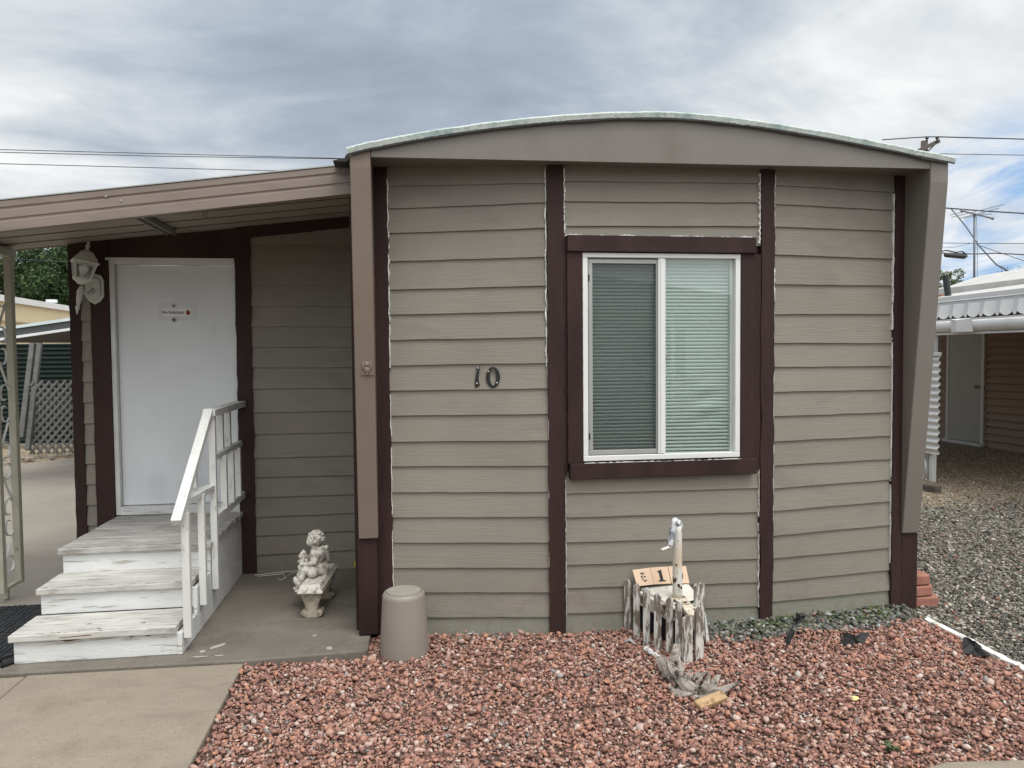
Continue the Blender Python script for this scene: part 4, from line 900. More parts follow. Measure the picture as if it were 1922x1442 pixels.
# ------------------------------------------------------------------ ground surfaces
def sheet(name, poly, z, mat, label, cat="ground", h=0):
    mb = MB()
    if h: mb.prism(poly, (1, 0, 0), (0, 1, 0), (0, 0, z - h), (0, 0, h))
    else: mb.add([(x, y, z) for x, y in poly], [tuple(range(len(poly)))])
    return tag(mb.build(name, mat, bevel=.008 if h else 0), label, cat, None, "structure")
t = NT("gravel_ground"); t.b.inputs["Roughness"].default_value = .95; t.b.inputs["Specular IOR Level"].default_value = .15
vo = t.node("ShaderNodeTexVoronoi"); vo.inputs["Scale"].default_value = 45; t.link(t.tc.outputs["Object"], vo.inputs["Vector"])
sep = t.node("ShaderNodeSeparateColor"); t.link(vo.outputs["Color"], sep.inputs[0])
grey = t.ramp(sep.outputs[0], [(0, (.06, .056, .048)), (.35, (.12, .112, .095)), (.7, (.20, .185, .155)), (.93, (.42, .39, .33)), (1, (.22, .11, .08))])
tan = t.ramp(sep.outputs[1], [(0, (.17, .125, .085)), (.4, (.30, .235, .16)), (.8, (.42, .345, .25)), (1, (.55, .48, .38))])
sx = t.node("ShaderNodeSeparateXYZ"); t.link(t.tc.outputs["Object"], sx.inputs[0])
yy = t.math('ADD', sx.outputs[1], t.math('MULTIPLY', t.math('SUBTRACT', t.noise(1.3, 4), .5), 1.6))
k = t.ramp(t.math('DIVIDE', yy, 20.0), [(.345, 0.0), (.375, 1.0)])
c = t.mix(k, grey, tan); c = t.mix(t.ramp(t.noise(.7, 5), [(.35, .0), (.7, .45)]), c, (.16, .145, .12)); t.color(c); t.bump(vo.outputs["Distance"], .8, .02)
MG = t.m
sheet("ground", [(-600, -200), (600, -200), (600, 900), (-600, 900)], 0, MG, "grey and tan gravel ground reaching the horizon")
t = NT("gravel_bed_soil"); t.b.inputs["Roughness"].default_value = .95; t.color(t.ramp(t.noise(30, 6), [(.3, (.05, .032, .024)), (.7, (.14, .085, .062))])); t.bump(t.noise(60, 5), .8, .02)
sheet("soil_bed", [(-.86, 1.5), (3.05, 1.5), (3.05, 4.30), (-.86, 4.30)], .004, t.m, "brown soil showing between the red stones")
sheet("driveway", [(-5.6, -3), (-1.0, -3), (-1.0, 5.8), (-2.2, 5.8), (-2.2, 13.8), (-5.2, 13.0), (-6.2, 11.6)], .012, MDRIVE, "pale concrete driveway running back past the house", "driveway")
sheet("walkway", [(-1.90, -2), (-.866, -2), (-.853, 3.962), (-1.898, 3.985)], .034, MWALK, "tan concrete walkway slab leading to the steps", "walkway", .05)
sheet("driveway_slab", [(-4.6, -2), (-1.908, -2), (-1.906, 3.985), (-4.6, 4.0)], .030, MWALK, "tan concrete slab left of the walkway joint", "driveway", .05)
sheet("porch_slab", [(-2.06, 3.998), (-1.2, 3.985), (-.852, 3.970), (-.24, 4.0), (-.22, 4.02), (-.205, 5.62), (-2.06, 5.62)], .045, MSLAB, "stained grey concrete porch slab under the awning", "porch slab", .06)
sheet("kerb", [(1.75, 1.9), (6, 1.9), (6, 2.50), (2.45, 2.52), (2.05, 2.565), (1.80, 2.50)], .03, MWALK, "concrete kerb at the edge of the red gravel", "kerb", .05)
# paint spills and leaves on the slab
mb = MB()
for px in ([(393, 1217), (400, 1213), (424, 1206), (421, 1211), (410, 1215), (396, 1219)], [(374, 1222), (384, 1220), (386, 1224), (376, 1226)], [(356, 1233), (372, 1231.5), (392, 1231), (389, 1232.5), (368, 1234.5)], [(402, 1230), (420, 1229), (418, 1231), (405, 1232)], [(612, 1215), (622, 1213), (624, 1219), (614, 1220)], [(586, 1192), (594, 1191), (594, 1194), (588, 1195)]):
    mb.add([onz(x, y, .0475) for x, y in px], [tuple(range(len(px)))])
tag(mb.build("paint_spill", MPAINTSPOT), "spots of spilled white paint on the porch slab", "paint spill", None, "stuff")

# ------------------------------------------------------------------ loose stones
def ico():
    p = (1 + 5 ** .5) / 2; v = np.array([(-1, p, 0), (1, p, 0), (-1, -p, 0), (1, -p, 0), (0, -1, p), (0, 1, p), (0, -1, -p), (0, 1, -p), (p, 0, -1), (p, 0, 1), (-p, 0, -1), (-p, 0, 1)], float)
    f = np.array([(0, 11, 5), (0, 5, 1), (0, 1, 7), (0, 7, 10), (0, 10, 11), (1, 5, 9), (5, 11, 4), (11, 10, 2), (10, 7, 6), (7, 1, 8), (3, 9, 4), (3, 4, 2), (3, 2, 6), (3, 6, 8), (3, 8, 9), (4, 9, 5), (2, 4, 11), (6, 2, 10), (8, 6, 7), (9, 8, 1)])
    return v / np.linalg.norm(v[0]), f
IV, IF = ico()
def rand_rot(n):
    q = RNG.normal(size=(n, 4)); q /= np.linalg.norm(q, axis=1, keepdims=True); w, x, y, z = q.T
    return np.stack([np.stack([1 - 2 * (y * y + z * z), 2 * (x * y - z * w), 2 * (x * z + y * w)], -1), np.stack([2 * (x * y + z * w), 1 - 2 * (x * x + z * z), 2 * (y * z - x * w)], -1), np.stack([2 * (x * z - y * w), 2 * (y * z + x * w), 1 - 2 * (x * x + y * y)], -1)], 1)
def stones(name, pos, size, mat, label, flat=.75):
    n = len(pos); s = size[:, None] * RNG.uniform([.85, .6, .38], [1.4, 1.05, .8], (n, 3))
    v = IV[None] * RNG.uniform(.62, 1.3, (n, 12, 1)) * s[:, None, :]
    v = np.einsum('nij,nkj->nki', rand_rot(n), v); v[:, :, 2] *= flat; v += pos[:, None, :]
    f = (IF[None] + (np.arange(n) * 12)[:, None, None]).reshape(-1, 3)
    me = fast_mesh(name, v.reshape(-1, 3), f, 3); return tag(link(name, me, mat), label, "gravel", None, "stuff")
def stone_mat(name, stops, bump=.5):
    t = NT(name); t.b.inputs["Roughness"].default_value = 1; t.b.inputs["Specular IOR Level"].default_value = .06
    c = t.ramp(t.island(), stops); v = t.ramp(t.noise(90, 4), [(.3, .72), (.7, 1.18)]); t.color(t.mix(1.0, c, v, 'MULTIPLY')); t.bump(t.noise(300, 4), bump, .003); return t.m
MSR = stone_mat("red_stones", [(0, (.14, .085, .072)), (.14, (.23, .128, .104)), (.36, (.315, .17, .135)), (.58, (.38, .205, .158)), (.70, (.44, .225, .152)), (.80, (.42, .275, .225)), (.91, (.47, .335, .28)), (.97, (.56, .47, .41)), (.985, (.30, .28, .265)), (1, (.15, .13, .125))])
MSG = stone_mat("grey_stones", [(0, (.05, .048, .042)), (.3, (.10, .095, .083)), (.55, (.17, .16, .135)), (.75, (.26, .24, .20)), (.88, (.40, .37, .31)), (.95, (.55, .52, .45)), (.97, (.28, .15, .11)), (1, (.30, .14, .10))])
MSN = stone_mat("green_stones", [(0, (.05, .048, .042)), (.3, (.11, .115, .098)), (.55, (.17, .185, .16)), (.75, (.17, .125, .105)), (.88, (.21, .235, .21)), (.95, (.36, .38, .35)), (1, (.28, .16, .12))])
MST = stone_mat("tan_stones", [(0, (.18, .13, .09)), (.3, (.30, .235, .16)), (.7, (.44, .36, .26)), (.92, (.58, .50, .40)), (1, (.20, .19, .17))])
def wall_y(x):
    if x < A1[0]: return A0[1] + (A1[1] - A0[1]) * (x - A0[0]) / (A1[0] - A0[0])
    if x < A2[0]: return A1[1]
    return A2[1] + (A3[1] - A2[1]) * (x - A2[0]) / (A3[0] - A2[0])
def green_edge(x): return 3.90 + .12 * max(0, (x - 1.75) / 1.3) + .03 * sin(x * 9)
def in_red(x, y):
    if y > 3.97 and x < -.215: return False
    if x < -.845 or x > 3.035 + (.0 if y > 2 else 0): return False
    if y > min(wall_y(x) + .01, 4.26): return False
    if (x + .028) ** 2 + (y - 4.035) ** 2 < .131 ** 2: return False
    if 1.8 < x and y < 2.53: return False
    return True
P = []; Sz = []
n = 80000; xy = np.column_stack([RNG.uniform(-.86, 3.05, n), 4.28 - 2.6 * RNG.uniform(0, 1, n) ** 1.0])
keep = np.array([in_red(x, y) and not (x > 1.72 and y > green_edge(x) + RNG.normal(0, .03)) for x, y in xy]); xy = xy[keep]
thin = np.sin(xy[:, 0] * 2.3 + 1) * np.sin(xy[:, 1] * 3.1) ; sz = np.exp(RNG.normal(math.log(.0083), .36, len(xy))); sz = np.clip(sz, .003, .024)
z = .002 + RNG.uniform(.2, 1.5, len(xy)) * sz + .010 * np.clip(thin + .3, 0, 1) * RNG.uniform(0, 1, len(xy))
stones("red_gravel", np.column_stack([xy, z]), sz, MSR, "bed of loose red and pink crushed stones in front of the house")
n = 5200; x = RNG.uniform(1.64, 3.06, n); yb = np.array([green_edge(a) for a in x]); yt = np.array([wall_y(a) for a in x]) + .0; y = yb + (yt - yb) * RNG.uniform(-.15, 1, n)
sz = np.clip(np.exp(RNG.normal(math.log(.0105), .35, n)), .004, .022)
stones("green_gravel", np.column_stack([x, y, .004 + RNG.uniform(.2, 1.6, n) * sz]), sz, MSN, "patch of greenish grey stones along the right siding")
def fan(n, y0, y1):
    y = np.sqrt(RNG.uniform(y0 ** 2, y1 ** 2, n)); x = RNG.uniform(0, 1, n) * np.maximum(.3, (y * 1.02 + .3) - 3.09) + 3.095
    return x, y
x, y = fan(42000, 2.6, 8.6); k = ~((x > 6.3) & (y > 7.4)); x, y = x[k], y[k]; near = y + RNG.normal(0, .35, len(y)) < 6.9
sz = np.clip(np.exp(RNG.normal(math.log(.0082), .35, len(x))), .004, .02); z = RNG.uniform(.0, .8, len(x)) * sz
stones("grey_gravel", np.column_stack([x, y, z])[near], sz[near], MSG, "dark grey gravel lane to the right of the house")
x2, y2 = fan(16000, 6.3, 11); nr = y2 + RNG.normal(0, .3, len(y2)) > 7.0; k = nr & (x2 < 9.55); sz2 = np.clip(np.exp(RNG.normal(math.log(.010), .3, len(x2))), .005, .02)
stones("tan_gravel", np.column_stack([x2, y2, RNG.uniform(0, .8, len(x2)) * sz2])[k], sz2[k], MST, "pale tan gravel in front of and under the neighbouring carport")
# weeds in the green stones
def blades(n, fx, size, name, mat, label, kind="stuff", cat="weeds"):
    V = []; Fc = []
    for i in range(n):
        x, y = fx(); h = random.uniform(*size); a = random.uniform(0, 6.28); ln = random.uniform(.3, 1.1); w = h * random.uniform(.16, .3)
        d = Vector((cos(a), sin(a), 0)); s_ = Vector((-d.y, d.x, 0)) * w; b = Vector((x, y, .01)); m_ = b + d * h * ln * .5 + Vector((0, 0, h * .7)); t_ = b + d * h * ln + Vector((0, 0, h * (1.0 - .3 * ln)))
        o = len(V); V += [b - s_ * .3, b + s_ * .3, m_ - s_, m_ + s_, t_]; Fc += [(o, o + 1, o + 3, o + 2), (o + 2, o + 3, o + 4)]
    mb = MB(); mb.add(V, Fc); return tag(mb.build(name, mat), label, cat, None, kind)
MLEAF = M("weed_leaf", (.095, .125, .05), .6, .3, 40, 0, isl=.35)
cl_ = [(random.uniform(1.75, 2.9)) for _ in range(26)]
def wf_(): x = random.choice(cl_) + random.gauss(0, .022); return x, min(wall_y(x) - .02, green_edge(x) + .02 + random.random() * .22 + random.gauss(0, .01))
blades(700, wf_, (.014, .042), "weeds", MLEAF, "tiny green weeds sprouting among the greenish stones")
blades(60, lambda: (1.915 + random.gauss(0, .012), 2.70 + random.gauss(0, .012)), (.012, .035), "weed_tuft", MLEAF, "small green weed tuft near the kerb in the red gravel", "thing", "weed")
mb = MB(); q = onz(1604, 1311, .03); mb.prism([(.022 * cos(t), .013 * sin(t)) for t in [i * .63 for i in range(10)]], (1, .1, 0), (0, 1, .3), q, (0, 0, .002)); tag(mb.build("yellow_leaf", M("dry_yellow_leaf", (.62, .48, .20), .6, .1, 20, 0)), "single dry yellow leaf lying on the red gravel", "leaf")
mb = MB(); mb.ball(onwall(1641, 1151, A2, A3) + Vector((0, -.04, .0)), (.032, .028, .03), 3); tag(mb.build("green_stone", M("pale_green_stone", (.28, .36, .31), .6, .1, 20, .3, 60), None, True), "rounded pale green stone against the right siding", "stone")

# ------------------------------------------------------------------ neighbour on the right
MNB = M("neighbour_brown_siding", (.30, .205, .145), .6, .08, 2, .1, 40, (1, .2, 1))
MNW = M("neighbour_white_metal", (.66, .665, .66), .45, .05, 3, .05, 20, col2=(.52, .51, .47), m2=(5, .58, .8))
MNR = M("neighbour_roof_coating", (.46, .45, .43), .7, .1, 4, .3, 30, col2=(.36, .35, .335), m2=(3, .52, .75))
nh = thing("neighbor_house", (9.9, 12, 0), "brown lap sided neighbouring home with a white side door under a carport", "house")
mb = MB(); z = 0.0
while z < 2.45:
    for y0, y1 in ((2, 11.22), (12.09, 26)):
        mb.add([(9.565, y0, z), (9.565, y1, z), (9.606, y1, z + .122), (9.606, y0, z + .122), (9.60, y0, z), (9.60, y1, z)], [(0, 1, 2, 3), (0, 4, 5, 1)])
    z += .12
mb.build("siding", MNB, nh)
mb = MB(); mb.box(9.62, 14, 2, 26, 0, 2.5); mb.build("house_shell", MNB, nh)
mb = MB(); mb.box(9.56, 9.60, 11.28, 12.03, .06, 2.12); nd = mb.build("side_door", M("grey_white_side_door", (.42, .42, .39), .5, .05, 3, .05, 20), nh)
mb = MB(); mb.box(9.555, 9.605, 11.22, 11.275, 0, 2.18); mb.box(9.555, 9.605, 12.035, 12.09, 0, 2.18); mb.box(9.555, 9.605, 11.275, 12.035, 2.125, 2.18); mb.box(9.5, 9.6, 11.2, 12.1, 0, .05); mb.build("door_frame", MNW, nd)
mb = MB(); mb.ball((9.535, 11.37, 1.0), .03, 2); mb.tube([(9.57, 11.37, 1.0), (9.54, 11.37, 1.0)], .012, 8); mb.build("door_knob", MALU, nd, True)
mb = MB(); rp = [(9.3, 2.70), (9.75, 2.78), (10.4, 2.98), (11.2, 3.10), (12.2, 3.14), (14.2, 2.9)]
mb.prism(rp + [(14.2, 2.45), (9.3, 2.45)], (1, 0, 0), (0, 0, 1), (0, 3, 0), (0, 9.3, 0)); mb.build("roof", MNR, nh)
vp = ony(1781, 566, 9.6); vq = ony(1774.5, 517, 9.6)
cpt = thing("carport_awning", (6.5, 9, 0), "white scalloped carport awning with a round gutter beside the brown house", "carport")
YC0, YC1 = 4.6, 14.0
mb = MB(); mb.add([(6.50, YC0, 2.285), (6.50, YC1, 2.235), (9.59, YC1, 2.60), (9.59, YC0, 2.74), (6.50, YC0, 2.255), (6.50, YC1, 2.205), (9.59, YC1, 2.55), (9.59, YC0, 2.69)], [(0, 1, 2, 3), (7, 6, 5, 4), (0, 4, 5, 1), (3, 7, 4, 0), (1, 5, 6, 2)]); mb.build("roof_sheet", MNR, cpt)
mb = MB(); y = YC0; k = 0
mb.add([(6.485, YC0, 2.16), (6.485, YC1, 2.15), (6.49, YC1, 2.24), (6.49, YC0, 2.285)], [(0, 1, 2, 3)])
mb.add([(6.478, YC0, 2.215), (6.478, YC1, 2.19), (6.488, YC1, 2.20), (6.488, YC0, 2.225)], [(0, 1, 2, 3)])
while y < YC1:
    w = .118; dx0, dx1 = ((.012, -.035) if k % 2 == 0 else (-.035, .012)); zt = 2.165; vs = []; n = 8
    for i in range(n + 1):
        u = i / n; zb = 2.035 - .038 * sin(pi * u) ** .7; xx = 6.465 + dx0 * (1 - u) + dx1 * u; vs += [(xx, y + u * w, zt), (xx - .02, y + u * w, zb)]
    mb.add(vs, [(2 * i, 2 * i + 1, 2 * i + 3, 2 * i + 2) for i in range(n)]); y += w; k += 1
mb.build("valance", MNW, cpt)
mb = MB(); gp = [(.0 - .075 * sin(a), .0 - .07 * cos(a)) for a in [pi * i / 12 for i in range(13)]]
prof2 = [(6.42 + a, 1.905 + b) for a, b in gp] + [(6.45, 1.985), (6.46, 1.985), (6.46, 1.83)]
mb.prism(prof2, (1, 0, 0), (0, 0, 1), (0, YC0, 0), (0, YC1 - YC0, 0)); mb.box(6.338, 6.352, YC0, YC1, 1.965, 1.985); gt = mb.build("gutter", MNW, cpt, bevel=0)
mb = MB(); mb.box(6.40, 6.47, YC0, YC1, 1.805, 1.830); mb.build("gutter_ledge", MNW, gt)
mb = MB(); gy = onx(1803, 610, 6.33).y
mb.add([(6.335, gy - .17, 1.985), (6.335, gy + .17, 1.985), (6.345, gy + .17, 1.83), (6.345, gy - .17, 1.83), (6.275, gy, 1.965), (6.275, gy, 1.83)], [(0, 4, 5, 3), (4, 1, 2, 5), (0, 1, 4), (3, 5, 2)]); mb.build("splice", MNW, gt)
py = onx(1753, 640, 6.42).y
for dy in (0, .14):
    mb = MB(); mb.box(6.395, 6.455, py - .03 + dy, py + .03 + dy, 0, 1.80); mb.build("post", MNW, cpt, bevel=.004)
pe = onx(1763, 750, 6.355).y; mb = MB(); vs = []; fs = []; n = 120; z0, z1 = .36, 1.575
for i in range(n + 1):
    z = z0 + (z1 - z0) * i / n; x = 6.355 + .016 * sin(i / n * 2 * pi * 14.5); vs += [(x, pe, z), (x, 13.2, z - .08)]
for i in range(n): fs.append((2 * i, 2 * i + 1, 2 * i + 3, 2 * i + 2))
mb.add(vs, fs); wp = mb.build("wind_panel", M("white_corrugated_metal", (.70, .71, .71), .4, .04, 3, 0), cpt, True)
mb = MB(); mb.box(6.33, 6.375, pe - .003, 13.2, 1.56, 1.60); mb.build("panel_cap", MNW, wp)
mb = MB(); mb.tube([(6.40, py + .07, .02), (6.37, py + .05, .2), (6.375, py + .09, .30), (6.40, py + .12, .32)], .012, 8); mb.build("drain_hose", MNW, cpt, True)
mb = MB(); pts = [(6.42, py + .13 + .05 * cos(a), 1.70 - .06 * i / 3 + .05 * sin(a)) for i, a in enumerate([k * .7 for k in range(10)])]; mb.tube(pts, .006, 6); mb.tube([(6.42, py + .17, 1.6), (6.42, py + .17, 1.25)], .006, 6); mb.build("scroll", MNW, cpt, True)
mb = MB(); mb.tube([vp - Vector((0, 0, .15)), vp, vq], .042, 14); tag(mb.build("vent_pipe", M("black_vent_pipe", (.02, .026, .028), .5, .1, 5, 0)), "black vent pipe sticking up through the neighbouring white roof", "vent pipe")
q = ony(1763, 565, 10.2); mb = MB(); mb.box(q.x - .05, q.x + .05, 10.1, 10.2, 2.45, q.z + .0); mb.bar((q.x - .06, 10.15, q.z + .01), (q.x + .04, 10.15, q.z + .025), .08, .03); tag(mb.build("roof_brick", MRED), "broken red brick lying on the neighbouring white roof", "brick")
a_, b_ = onz(1712, 912, .03), onz(1762, 921, .03); mb = MB(); mb.bar(a_ - (b_ - a_) * 1.5, b_, .10, .10); tag(mb.build("ground_timber", MPOLE, bevel=.01), "dark timber lying on the gravel at the carport edge", "timber")

# ------------------------------------------------------------------ overhead lines, pole, antenna
def wire(name, pts, r, label, cat="cable", mat=MWIRE):
    out = []
    for i in range(len(pts) - 1):
        n = 8; out += [Vector(pts[i]).lerp(Vector(pts[i + 1]), k / n) for k in range(n)]
    out.append(Vector(pts[-1])); mb = MB(); mb.tube(out, r, 6); return tag(mb.build(name, mat, None, True), label, cat, "overhead wires")
YW = 26
pole = thing("utility_pole", ony(1741, 600, YW), "weathered wooden utility pole with crossarm behind the home's roof", "utility pole")
pt_ = ony(1735, 265, YW); mb = MB(); mb.tube([(pt_.x, YW, 0), (pt_.x, YW, pt_.z)], [.16, .12], 12); mb.build("pole_shaft", MPOLE, pole, True)
mb = MB(); a_, b_ = ony(1690, 300, YW - .6), ony(1762, 265, YW - .1); mb.bar(a_, b_, .11, .13); mb.build("crossarm", MPOLE, pole)
mb = MB(); mb.bar(ony(1741, 285, YW - .2), ony(1754, 272, YW - .2), .03, .04); mb.build("brace", MPOLE, pole)
for x in (1740, 1759): mb = MB(); q = ony(x, 258, YW - .25); mb.tube([q + Vector((0, 0, -.16)), q + Vector((0, 0, -.06))], .03, 8); mb.ball(q + Vector((0, 0, -.03)), (.07, .07, .04), 2); mb.build("insulator", MWIRE, pole, True)
pA, pB = ony(1740, 257, YW - .25), ony(1759, 257, YW - .25)
wire("power_line", [pB, ony(1925, 261.5, YW - 1), ony(2300, 272, YW - 4)], .022, "upper power line running right from the pole insulators")
wire("power_line", [pB, pA, ony(1656, 262.5, YW)], .020, "power line running left from the pole over the roof ridge")
wire("power_line", [ony(1700, 288, YW), ony(1925, 291.5, YW - 1), ony(2300, 298, YW - 3)], .013, "thin power line just below the pole's crossarm")
wire("power_line", [ony(-400, 268, 20), ony(0, 281, 22), ony(640, 297.5, 25), ony(900, 301, 26)], .011, "highest thin wire crossing the sky above the awning")
wire("power_line", [ony(-400, 276, 20), ony(0, 286, 22), ony(300, 293.5, 23.5), ony(640, 298.5, 25), ony(900, 300, 26)], .011, "thin wire just under the highest one above the awning")
wire("power_line", [ony(-400, 294, 20), ony(0, 307.5, 22), ony(480, 320, 24), ony(700, 325, 25)], .011, "lowest thin wire touching the awning's top edge")
YT = 22
wire("phone_cable", [ony(1700, 386, YT), ony(1779, 391, YT), ony(1850, 396.5, YT), ony(1925, 401, YT), ony(2200, 410, YT)], .022, "thick cable passing just above the TV antenna")
wire("service_drop", [ony(1786, 393, YT), ony(1812, 424, YT - 1), ony(1838, 462, YT - 3), ony(1870, 497, YT - 5), ony(1925, 527, YT - 8), ony(1990, 560, YT - 11)], .017, "cable sagging steeply down behind the antenna mast")
wire("power_line", [ony(1700, 456, YT), ony(1925, 457.5, YT), ony(2200, 461, YT)], .011, "thin level wire crossing the antenna mast")
wire("phone_cable", [ony(1700, 472, YT), ony(1772, 475.5, YT), ony(1830, 477, YT), ony(1870, 475.5, YT), ony(1925, 478.5, YT), ony(2200, 486, YT)], .020, "cable carrying the black splice case")
wire("service_drop", [ony(1832, 459, YT), ony(1870, 472, YT - 1), ony(1925, 491, YT - 3), ony(2050, 535, YT - 7)], .009, "faint thin wire sloping down right of the mast")
wire("power_line", [ony(1768, 464, YT), ony(1790, 464.5, YT), ony(1822, 457, YT)], .007, "slack thin loop hanging left of the mast")
wire("power_line", [ony(-60, 484, 26), ony(17, 486.5, 26), ony(140, 491.5, 26), ony(400, 500, 26)], .010, "thin wire crossing in front of the trees left of the lantern")
sc = thing("splice_case", ony(1793, 480, YT), "black cable splice case hanging from the wires beside the wing wall", "splice case")
mb = MB(); mb.tube([ony(1773, 479, YT - .02), ony(1776, 479, YT - .02), ony(1810, 482, YT - .02), ony(1814, 480, YT - .02)], [.05, .075, .075, .05], 12); mb.build("casing", MBLK, sc)
mb = MB(); mb.tube([ony(1764, 474, YT), ony(1775, 470, YT), ony(1795, 474, YT), ony(1806, 472, YT), ony(1814, 478, YT)], .022, 6); mb.build("looped_cable", MBLK, sc, True)
an = thing("tv_antenna", ony(1829, 548, 16), "old television antenna on a tall mast above the neighbouring roof", "antenna"); YN = 16
mb = MB(); mb.tube([ony(1828.5, 560, YN), ony(1829, 400, YN)], .023, 8); mb.build("mast", M("galvanised_mast", (.16, .17, .19), .5, .1, 5, 0, metal=.4), an, True)
MAL = M("antenna_aluminium", (.17, .175, .185), .5, .1, 5, 0, metal=.3)
mb = MB(); ba, bb = ony(1806, 396, YN - .3), ony(1863, 410.5, YN + .3); mb.tube([ba, bb], .020, 8); mb.ball(ba, .04, 2); mb.ball(bb, .035, 2); mb.build("boom", MAL, an)
for (x0, y0, x1, y1) in ((1786, 408, 1884, 384), (1783, 404, 1812, 397), (1802, 410, 1874, 391), (1811, 410, 1848, 400), (1838, 404, 1862, 402), (1840, 406, 1858, 408)):
    mb = MB(); mb.tube([ony(x0, y0, YN - .2), ony(x1, y1, YN + .2)], .009, 6); mb.build("element", MAL, an)
mb = MB(); mb.tube([ony(1833, 405, YN), ony(1834.5, 470, YN), ony(1834, 550, YN)], .006, 5); mb.build("lead_wire", MAL, an)

# ------------------------------------------------------------------ left background
MGF = M("green_corrugated_fence", (.006, .017, .014), .5, .2, 2, .1, 20, col2=(.025, .032, .035), m2=(1.2, .55, .78))
mb = MB(); vs = []; fs = []; n = 150; ya = 14.4
for i in range(n + 1):
    z = .10 + 1.78 * i / n; y = ya + .022 * sin(i / n * 2 * pi * 22); vs += [(-13, y + .8, z), (-1.0, y - .8, z)]
for i in range(n): fs.append((2 * i, 2 * i + 1, 2 * i + 3, 2 * i + 2))
mb.add(vs, fs); tag(mb.build("corrugated_fence", MGF, None, True), "dark green corrugated metal fence behind the lattice panel", "fence")
lt = thing("lattice_panel", ony(100, 862, 12.9), "grey weathered diamond lattice panel leaning by the green fence", "lattice")
mb = MB(); W_, H_ = 1.75, 1.20; o = ony(48, 735, 12.9); o.z = .06; sp = .105
ex = Vector((1, .14, 0)).normalized(); ez = Vector((0, .10, 1))
def clip(p, d):
    ts = []
    t0, t1 = -9, 9
    for pi_, di_, hi in ((p[0], d[0], W_), (p[1], d[1], H_)):
        a, b = (0 - pi_) / di_, (hi - pi_) / di_; t0 = max(t0, min(a, b)); t1 = min(t1, max(a, b))
    return t0, t1
for sgn, off in ((1, 0), (-1, .012)):
    s = -H_ if sgn == 1 else 0
    while s < W_ + H_:
        t0, t1 = clip((s, 0), (sgn * .62, .78)); t1 = min(t1, 9)
        if t1 - t0 > .08:
            t0 += random.uniform(0, .03); t1 -= random.uniform(0, .04); a_ = (s + sgn * .62 * t0, .78 * t0); b_ = (s + sgn * .62 * t1, .78 * t1)
            mb.bar(o + ex * a_[0] + ez * a_[1] + Vector((0, off, 0)), o + ex * b_[0] + ez * b_[1] + Vector((0, off, 0)), .008, .036, Vector((0, 1, 0)).cross(ex * (b_[0] - a_[0]) + ez * (b_[1] - a_[1])))
        s += sp * 1.05
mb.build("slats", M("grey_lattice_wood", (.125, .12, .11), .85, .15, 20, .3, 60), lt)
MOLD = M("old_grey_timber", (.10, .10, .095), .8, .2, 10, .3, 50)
for (x0, y0, x1, y1, w, lb) in ((62, 640, 40, 822, .075, "weathered grey pole leaning left of the lattice panel"), (75, 640, 52, 845, .07, "second grey pole leaning against the carport beam behind the lattice")):
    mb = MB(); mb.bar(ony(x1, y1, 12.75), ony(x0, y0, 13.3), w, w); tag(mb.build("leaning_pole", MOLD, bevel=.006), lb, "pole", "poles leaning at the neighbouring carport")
lc2 = thing("neighbor_carport", (-6, 13, 0), "low flat carport roof with dark fascia in front of the yellow trailer", "carport")
YK = 9.6
def kp(px, y0, dz=0, dy=0): q = ony(px, y0, YK); return Vector((q.x, YK + dy, q.z + dz))
e0, e1 = kp(-60, 648), kp(190, 612)
def slab(name, z0, z1, y0, y1, mat, par=None, drop=0):
    lo = [e0 + Vector((0, y0, z0)), e1 + Vector((0, y0, z0)), e1 + Vector((0, y1, z0 - drop)), e0 + Vector((0, y1, z0 - drop))]
    mb = MB(); mb.hexa(lo + [p + Vector((0, 0, z1 - z0)) for p in lo]); return mb.build(name, mat, lc2)
MDK = M("dark_carport_fascia", (.07, .075, .075), .5, .1, 4, .05, 20)
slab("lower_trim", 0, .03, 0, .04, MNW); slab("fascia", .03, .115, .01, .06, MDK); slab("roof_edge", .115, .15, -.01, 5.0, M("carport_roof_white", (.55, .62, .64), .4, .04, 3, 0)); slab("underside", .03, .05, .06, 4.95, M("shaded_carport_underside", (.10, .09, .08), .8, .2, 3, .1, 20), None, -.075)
mb = MB(); mb.bar(e0 + Vector((0, 3.5, .04)), e1 + Vector((0, 3.5, .04)), .08, .08); mb.build("beam", MOLD, lc2)
tr_ = thing("yellow_trailer", (-12, 22, 0), "pale yellow ribbed trailer home beyond the carport roof", "trailer home")
r0, r1 = onz(18, 566, 3.0), onz(137, 584, 3.0); dd = (r1 - r0).normalized(); r0 = r0 - dd * 4; r1 = r1 + dd * 6; nw = Vector((dd.y, -dd.x, 0)); nw = -nw if nw.x > 0 else nw
mb = MB(); L_ = (r1 - r0).length; n = int(L_ / .08); vs = []; fs = []
for i in range(n + 1):
    p = r0 + dd * L_ * i / n + nw * (.012 if i % 2 else 0); vs += [(p.x, p.y, 0), (p.x, p.y, 2.55), (p.x, p.y, 2.99)]
for i in range(n): o = i * 3; fs += [(o, o + 3, o + 4, o + 1), (o + 1, o + 4, o + 5, o + 2)]
mb.add(vs, fs); mb.build("ribbed_wall", M("pale_yellow_metal", (.62, .52, .33), .5, .05, 1, 0), tr_)
mb = MB(); mb.bar(r0 - nw * .03 + Vector((0, 0, -.50)), r1 - nw * .03 + Vector((0, 0, -.50)), .03, .04); mb.build("belt_trim", M("brown_belt_trim", (.30, .20, .10), .5, .05, 4, 0), tr_)
mb = MB(); a4 = [r0 - nw * .08, r1 - nw * .08, r1 + nw * 3, r0 + nw * 3]; mb.hexa([p - Vector((0, 0, .03)) for p in a4] + [p + Vector((0, 0, .12 if i < 2 else .2)) for i, p in enumerate(a4)]); mb.build("roof", MNW, tr_)
